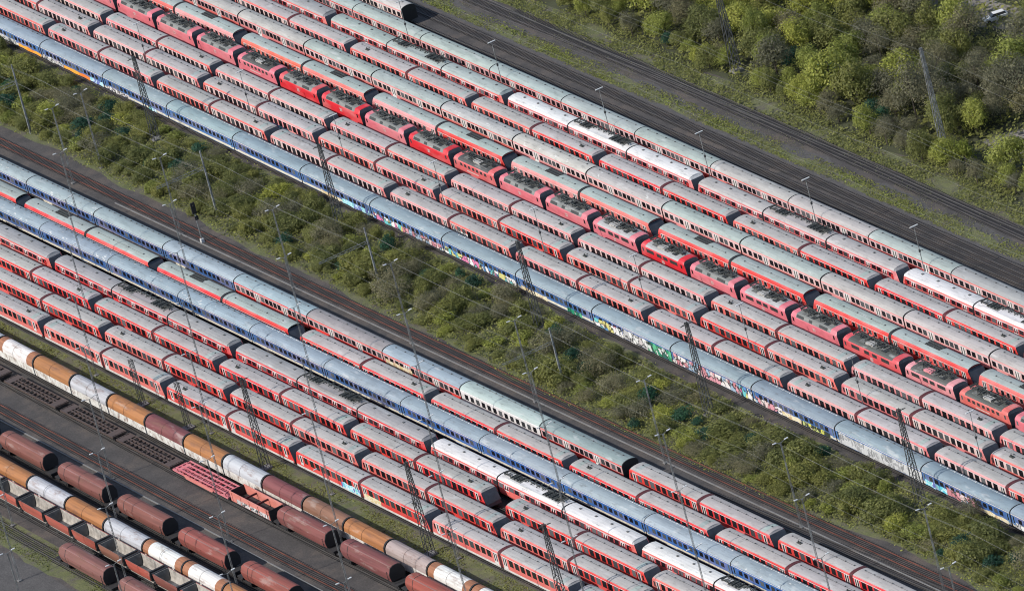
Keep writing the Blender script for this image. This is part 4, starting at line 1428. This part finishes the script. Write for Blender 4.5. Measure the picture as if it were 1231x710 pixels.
up_m = [(-170, 0), (-60, 0), (6, 0), (76, 0), (150, 0), (230, 0)]
for y, z, lb in ((49.6, 5.6, 'thin wire over the upper grass strip'), (53.6, 5.8, 'thin wire over the upper curving track'), (57.5, 8.5, 'thin wire along the grassy bank below the forest'), (58.6, 6.5, 'lower thin wire along the grassy bank below the forest'),
                 (66.0, 19.3, 'wire between the forest masts, nearest one'), (63.2, 19.6, 'wire between the forest masts, farthest one'), (43.0, 6.2, 'thin wire over the track beside the upper coaches')):
    wire([(x, y, z) for x, _ in up_m], lb)

# ------------------------------------------------------------------ plants
def crown_mesh(seed, w, h, n, size, lumps, m, base=.15, flat=1.0):
    r = random.Random(seed)
    L = []
    for i in range(lumps):
        a = r.uniform(0, 2 * PI)
        d = w / 2 * (.15 + .62 * math.sqrt(r.random())) if i else 0
        z = h * (base + (1 - base) * r.uniform(.3, .86)) * (1 - .35 * d / (w / 2))
        rr = w * r.uniform(.19, .33)
        L.append((d * math.cos(a), d * math.sin(a), z, rr, rr * r.uniform(.7, 1.1) * flat))
    vs, fs = [], []
    for k in range(n):
        cx, cy, cz, rr, rz = L[r.randrange(len(L))] if r.random() < .93 else (0, 0, h * .5, w * .52, h * .5)
        u, t = r.uniform(-.75, 1), r.uniform(0, 2 * PI)
        q = math.sqrt(max(0, 1 - u * u))
        rad = r.uniform(.62, 1.06)
        nx, ny, nz = q * math.cos(t), q * math.sin(t), u
        p = Vector((cx + rr * rad * nx, cy + rr * rad * ny, max(.08, cz + rz * rad * nz)))
        nn = Vector((nx + r.gauss(0, .38), ny + r.gauss(0, .38), nz + .4 + r.gauss(0, .38))).normalized()
        s = nn.orthogonal().normalized()
        s = (s * math.cos(t * 3) + nn.cross(s) * math.sin(t * 3))
        v = nn.cross(s)
        a = size * r.uniform(.6, 1.3)
        b = a * r.uniform(.45, .9)
        o = len(vs)
        vs += [p - s * a * .5, p + v * b * .5, p + s * a * .5, p - v * b * .5]
        fs.append((o, o + 1, o + 2, o + 3))
    mb = MB()
    mb.add(vs, fs, m)
    me = D.meshes.new('crown')
    me.from_pydata([tuple(p) for p in vs], [], fs)
    me.materials.append(M[m])
    return me
def trunk_mesh(seed, h, r0, limbs=5, spread=1.2):
    r = random.Random(seed)
    b = MB()
    b.bar((0, 0, -.1), (.1, .05, h * .72), r0, 'bark', r0 * .35, n=6)
    for i in range(limbs):
        a = 2 * PI * i / limbs + r.uniform(-.4, .4)
        z = h * r.uniform(.25, .55)
        b.bar((.05, .02, z), (spread * math.cos(a), spread * math.sin(a), z + h * r.uniform(.18, .38)), r0 * .42, 'bark', r0 * .12, n=5)
    return b.mesh('trunk')
BUSH = []
for i, (m, w, h) in enumerate([('leaf_olive', 4.2, 2.9), ('leaf_olive', 5.2, 3.6), ('leaf_olive', 3.4, 2.3), ('leaf_bright', 4.4, 3.1), ('leaf_olive', 5.6, 3.3), ('leaf_grey', 4.4, 3.2), ('leaf_dark', 3.2, 2.6), ('leaf_bright', 3.2, 2.2), ('leaf_grey', 5.0, 3.4)]):
    nd_ = Node('bush')
    nd_.part('foliage', crown_mesh(100 + i, w, h, int(250 * w * w * .55) if m != 'leaf_grey' else int(210 * w * w * .55), .27 if m != 'leaf_grey' else .21, 12, m, .02))
    nd_.part('stem', trunk_mesh(200 + i, h * .8, .12, 4, w * .25))
    BUSH.append((nd_, w, m))
LK = {'leaf_olive': 'olive green', 'leaf_bright': 'fresh green', 'leaf_grey': 'grey-brown twiggy', 'leaf_dark': 'dark green', 'leaf_yellow': 'yellow-green'}
rr = random.Random(5)
pts = []
def far_enough(x, y, d):
    for a, b in pts:
        if (a - x) ** 2 + (b - y) ** 2 < d * d:
            return False
    return True
tries = 0
while tries < 40000 and len(pts) < 296:
    tries += 1
    x = rr.uniform(-165, 245)
    lo, hi = lower_edge(x) + .9, upper_edge(x)
    y = rr.uniform(lo, hi)
    if not seen(x, y, 1.5, 10) or not far_enough(x, y, 3.35):
        continue
    hidden = False
    for mx, my, reach, half in ((-73.9, -15.1, 8, 2.2), (-1.6, -15.1, 8, 2.2), (70.9, -15.7, 8, 2.2), (127.9, -16.0, 8, 2.2), (189.4, -13.2, 7, 2.2), (-100.9, -28, 6, 2), (-29.6, -25.7, 6, 2), (26.2, -22.9, 6, 2)):
        tx, ty = x - mx, y - my
        along, across = tx * .911 - ty * .412, tx * .412 + ty * .911
        hidden = hidden or (-1 < along < reach and abs(across) < half)
    if hidden:
        continue
    pts.append((x, y))
    mix = rr.random() + .12 * math.sin(x * .06) + .1 * math.sin(x * .17 + y * .4)
    if mix < .50:
        c = [b for b in BUSH if b[2] == 'leaf_olive']
    elif mix < .70:
        c = [b for b in BUSH if b[2] == 'leaf_bright']
    elif mix < .90:
        c = [b for b in BUSH if b[2] == 'leaf_grey']
    else:
        c = [b for b in BUSH if b[2] == 'leaf_dark']
    nd_, w, mm = c[rr.randrange(len(c))]
    edge = min(y - lo, hi - y) < 1.6
    s = rr.uniform(.8, 1.25) * (.72 if edge else 1)
    o = place(nd_, (x, y, 0), rr.uniform(0, 6.28), None, None, (s * rr.uniform(.75, 1.3), s * rr.uniform(.75, 1.3), s * rr.uniform(.55, 1.15)))
    band = 'lower edge' if y < lo + 3 else ('upper edge' if y > hi - 3 else 'middle')
    tag(o, f'{LK[mm]} bush at the {band} of the strip below the graffiti coaches', 'bush', f'{LK[mm]} bushes at the {band} of the bush strip')
# a bare bush against the last graffiti coach
o = place(BUSH[8][0], (202.5, -11.6, 0), 1, None, None, (.75, .75, 1.15))
tag(o, 'bare grey bush leaning against the rightmost graffiti coach', 'bush')
o = place(BUSH[5][0], (59.5, -43.6, 0), 1, None, None, (.55, .55, 1.2))
tag(o, 'straggly bush between two red trains, beside the end of a green-roofed railcar', 'bush')

TREE = []
for i, (m, w, h) in enumerate([('leaf_olive', 6.0, 7.5), ('leaf_bright', 6.4, 8.2), ('leaf_bright', 5.2, 6.5), ('leaf_grey', 7.0, 9.0), ('leaf_grey', 6.0, 7.5), ('leaf_olive', 7.0, 8.5), ('leaf_dark', 4.4, 5.5), ('leaf_yellow', 4.0, 5.6)]):
    nd_ = Node('broadleaf_tree' if m != 'leaf_dark' else 'evergreen_tree')
    dens = 84 if m != 'leaf_grey' else 90
    nd_.part('crown', crown_mesh(300 + i, w, h, int(dens * w * w), .36 if m != 'leaf_grey' else .26, 18, m, .18))
    nd_.part('trunk', trunk_mesh(400 + i, h, .2, 7, w * .33))
    TREE.append((nd_, w, m))
pts = []
tries = 0
tr = 0
while tries < 60000 and tr < 270:
    tries += 1
    x, y = rr.uniform(-80, 260), rr.uniform(61.5, 128)
    if not seen(x, y, 4, 25):
        continue
    edge = y < 66
    if not far_enough(x, y, 3.5 if edge else 4.5):
        continue
    if 12 < x < 44 and 97 < y < 111 or 74 < x < 99 and 71 < y < 82:
        continue
    if 76 < x < 92 and 63.2 < y < 71 or 4 < x < 17 and y < 66.5:
        continue
    tx, ty = x - 33.2, y - 103.4
    along, across = tx * .911 - ty * .412, tx * .412 + ty * .911
    if -3 < along < 19 and abs(across) < 4.2:
        continue
    pts.append((x, y))
    right = x > 35 + rr.uniform(-25, 25)
    mix = rr.random()
    if mix < .06:
        nd_, w, mm = TREE[6]
    elif right:
        nd_, w, mm = TREE[[3, 4, 3, 4, 0, 5, 1, 5][rr.randrange(8)]]
    else:
        nd_, w, mm = TREE[[1, 2, 1, 0, 5, 2, 1, 4][rr.randrange(8)]]
    s = rr.uniform(.75, 1.15) * (.62 if edge else 1)
    o = place(nd_, (x, y, 0), rr.uniform(0, 6.28), None, None, (s * rr.uniform(.75, 1.3), s * rr.uniform(.75, 1.3), s * rr.uniform(.75, 1.25)))
    tr += 1
    band = 'front edge' if edge else ('interior' if y < 85 else 'far part')
    k = 'evergreen' if mm == 'leaf_dark' else LK[mm] + ' broadleaf'
    tag(o, f'{k} tree at the {band} of the forest, upper right', 'tree', f'{k} trees at the {band} of the forest')
o = place(TREE[7][0], (84.0, 64.2, 0), 0, None, None, (.9, .9, 1.1))
tag(o, 'bright yellow-green small tree beside the slender forest mast', 'tree')

def cover(name, fn, n, m, size, label):
    """low leafy ground cover: small faces scattered through its height"""
    r = random.Random(77 + n)
    vs, fs = [], []
    for k in range(n):
        x, y, hgt = fn(r)
        if not seen(x, y, 0, 5):
            continue
        top = hgt * (.55 + .45 * math.sin(x * .9 + 1.3 * math.sin(y * 1.1)) * math.sin(y * .8 + x * .23))
        p = Vector((x, y, max(.03, top * r.uniform(.35, 1.0))))
        nn = Vector((r.gauss(0, .45), r.gauss(0, .45) - .15, 1)).normalized()
        s = nn.orthogonal().normalized()
        t = r.uniform(0, 6.28)
        s = s * math.cos(t) + nn.cross(s) * math.sin(t)
        v = nn.cross(s)
        a = size * r.uniform(.6, 1.4)
        b = a * r.uniform(.4, .9)
        o = len(vs)
        vs += [p - s * a * .5, p + v * b * .5, p + s * a * .5, p - v * b * .5]
        fs.append((o, o + 1, o + 2, o + 3))
    me = D.meshes.new(name)
    me.from_pydata([tuple(p) for p in vs], [], fs)
    me.materials.append(M[m])
    o = D.objects.new(name, me)
    C.objects.link(o)
    o['kind'] = 'stuff'
    o['label'] = label
    o['category'] = 'plants'
    return o
def clump(r, x, y, k):
    return math.sin(x * .31 + k) + math.sin(y * .9 + x * .11 + k * 2) + r.gauss(0, .5)
def on(x0, x1, lo, hi, h, k, th=-.2, tries=6):
    def f(r):
        for _ in range(tries):
            x = r.uniform(x0, x1)
            y = r.uniform(lo(x), hi(x))
            if clump(r, x, y, k) > th:
                break
        return x, y, h
    return f
cover('undergrowth', on(-165, 245, lambda x: lower_edge(x) - .3, lambda x: upper_edge(x) + 1.3, 1.5, 1, -9), 90000, 'leaf_olive', .36, 'low scrub between the bushes below the graffiti coaches')
cover('weeds', on(-165, 245, lambda x: lower_edge(x) - 1.2, lambda x: upper_edge(x) + 2.6, .35, 2, .2), 12000, 'leaf_bright', .34, 'weeds along the edges of the bush strip')
cover('weeds', on(-60, 215, lambda x: upper_edge(x) - .3, lambda x: -11.7, .22, 9, -.5), 9000, 'leaf_grey', .3, 'dry weeds on the slope below the graffiti coaches')
cover('grass', on(-100, 150, lambda x: 47.6, lambda x: 51.6, .3, 2, -.5), 11000, 'leaf_olive', .28, 'weedy grass strip between the upper tracks')
cover('weeds', on(-90, 150, lambda x: 47.9, lambda x: 50.7, .4, 12, .5), 4000, 'leaf_bright', .32, 'bright weeds in the upper grass strip')
cover('weeds', on(-90, 190, lambda x: 51, lambda x: 57, .16, 13, .3), 5000, 'leaf_grey', .25, 'dry weeds growing in the ballast below the grassy bank')
cover('grass', on(-90, 180, lambda x: 56.1, lambda x: 63, .55, 3, -.8), 26000, 'leaf_olive', .38, 'rough grass bank below the forest')
cover('grass', on(-40, 170, lambda x: -77.4 + .015 * x, lambda x: -71.7 + .0225 * x, .16, 4, -.6), 16000, 'leaf_olive', .3, 'thin grass between red trains and hooded wagons')
cover('grass', on(40, 110, lambda x: -115.8 + .01 * x, lambda x: -111 + .014 * x, .16, 5, .3), 2500, 'leaf_olive', .3, 'thin grass beside the lowest track')
cover('undergrowth', on(-80, 240, lambda x: 62, lambda x: 128, 2.2, 6, -9), 60000, 'leaf_olive', .7, 'scrub growing under the forest trees')

# ------------------------------------------------------------------ the parked car
car = Node('parked_car')
q = MB()
def ring_(x, hw, z0, z1, zt):
    return [(x, -hw, z0), (x, -hw, z1), (x, -hw * .86, zt), (x, hw * .86, zt), (x, hw, z1), (x, hw, z0)]
q.loft([ring_(-2.2, .78, .45, .75, .8), ring_(-2.0, .86, .3, .8, .88), ring_(-.9, .88, .28, .88, .98), ring_(2.0, .88, .28, .92, 1.0), ring_(2.25, .80, .4, .85, .95)], 'white')
car.part('body', q.mesh('body'))
q = MB()
q.loft([[(-1.0, -.8, .9), (-1.0, .8, .9), (2.1, .8, .9), (2.1, -.8, .9)], [(-.3, -.62, 1.45), (-.3, .62, 1.45), (1.75, .62, 1.45), (1.75, -.62, 1.45)]], 'glass')
car.part('windows', q.mesh('windows'))
q = MB()
q.loft([[(-.32, -.64, 1.44), (-.32, .64, 1.44), (1.78, .64, 1.44), (1.78, -.64, 1.44)], [(-.2, -.56, 1.5), (-.2, .56, 1.5), (1.68, .56, 1.5), (1.68, -.56, 1.5)]], 'white')
car.part('roof', q.mesh('roof'))
q = MB()
q.bar((0, -.1, 0), (0, .1, 0), .32, 'black', n=12)
wm_ = q.mesh('wheel')
for x in (-1.4, 1.35):
    for y in (-.8, .8):
        car.part('wheel', wm_, (x, y, .32))
for y in (-.6, .6):
    q = MB()
    q.box(-2.23, -2.12, y - .16, y + .16, .6, .74, 'lamp')
    car.part('headlight', q.mesh('headlight'))
tag(place(car, (33.2, 103.4, .012), math.radians(75)), 'white estate car parked on the sandy track in the forest clearing', 'car')

# ------------------------------------------------------------------ daylight
EL = math.radians(40)
AZ = math.atan2(.15, .985)                     # light travels towards +Y, a little towards +X
dirv = Vector((math.sin(AZ) * math.cos(EL), math.cos(AZ) * math.cos(EL), -math.sin(EL)))
sd = D.lights.new('sun', 'SUN')
sd.energy = 4.1
sd.angle = math.radians(.53)
sd.color = (1.0, .955, .90)
so = D.objects.new('sun', sd)
C.objects.link(so)
so.rotation_euler = dirv.to_track_quat('-Z', 'Y').to_euler()
wd = D.worlds.new('World')
S.world = wd
wd.use_nodes = True
nt = wd.node_tree
sk = nt.nodes.new('ShaderNodeTexSky')
sk.sky_type = 'NISHITA'
sk.sun_disc = False
sk.sun_elevation = EL
sk.sun_rotation = math.atan2(-dirv.x, -dirv.y)
nt.links.new(sk.outputs[0], nt.nodes['Background'].inputs[0])
nt.nodes['Background'].inputs[1].default_value = .15
vs_ = S.view_settings
vs_.view_transform = 'Standard'
vs_.look = 'None'
vs_.exposure = .12
vs_.gamma = 1
vs_.use_curve_mapping = False
S.cycles.filter_width = 1.05
S.cycles.max_bounces = 5
S.cycles.transparent_max_bounces = 4
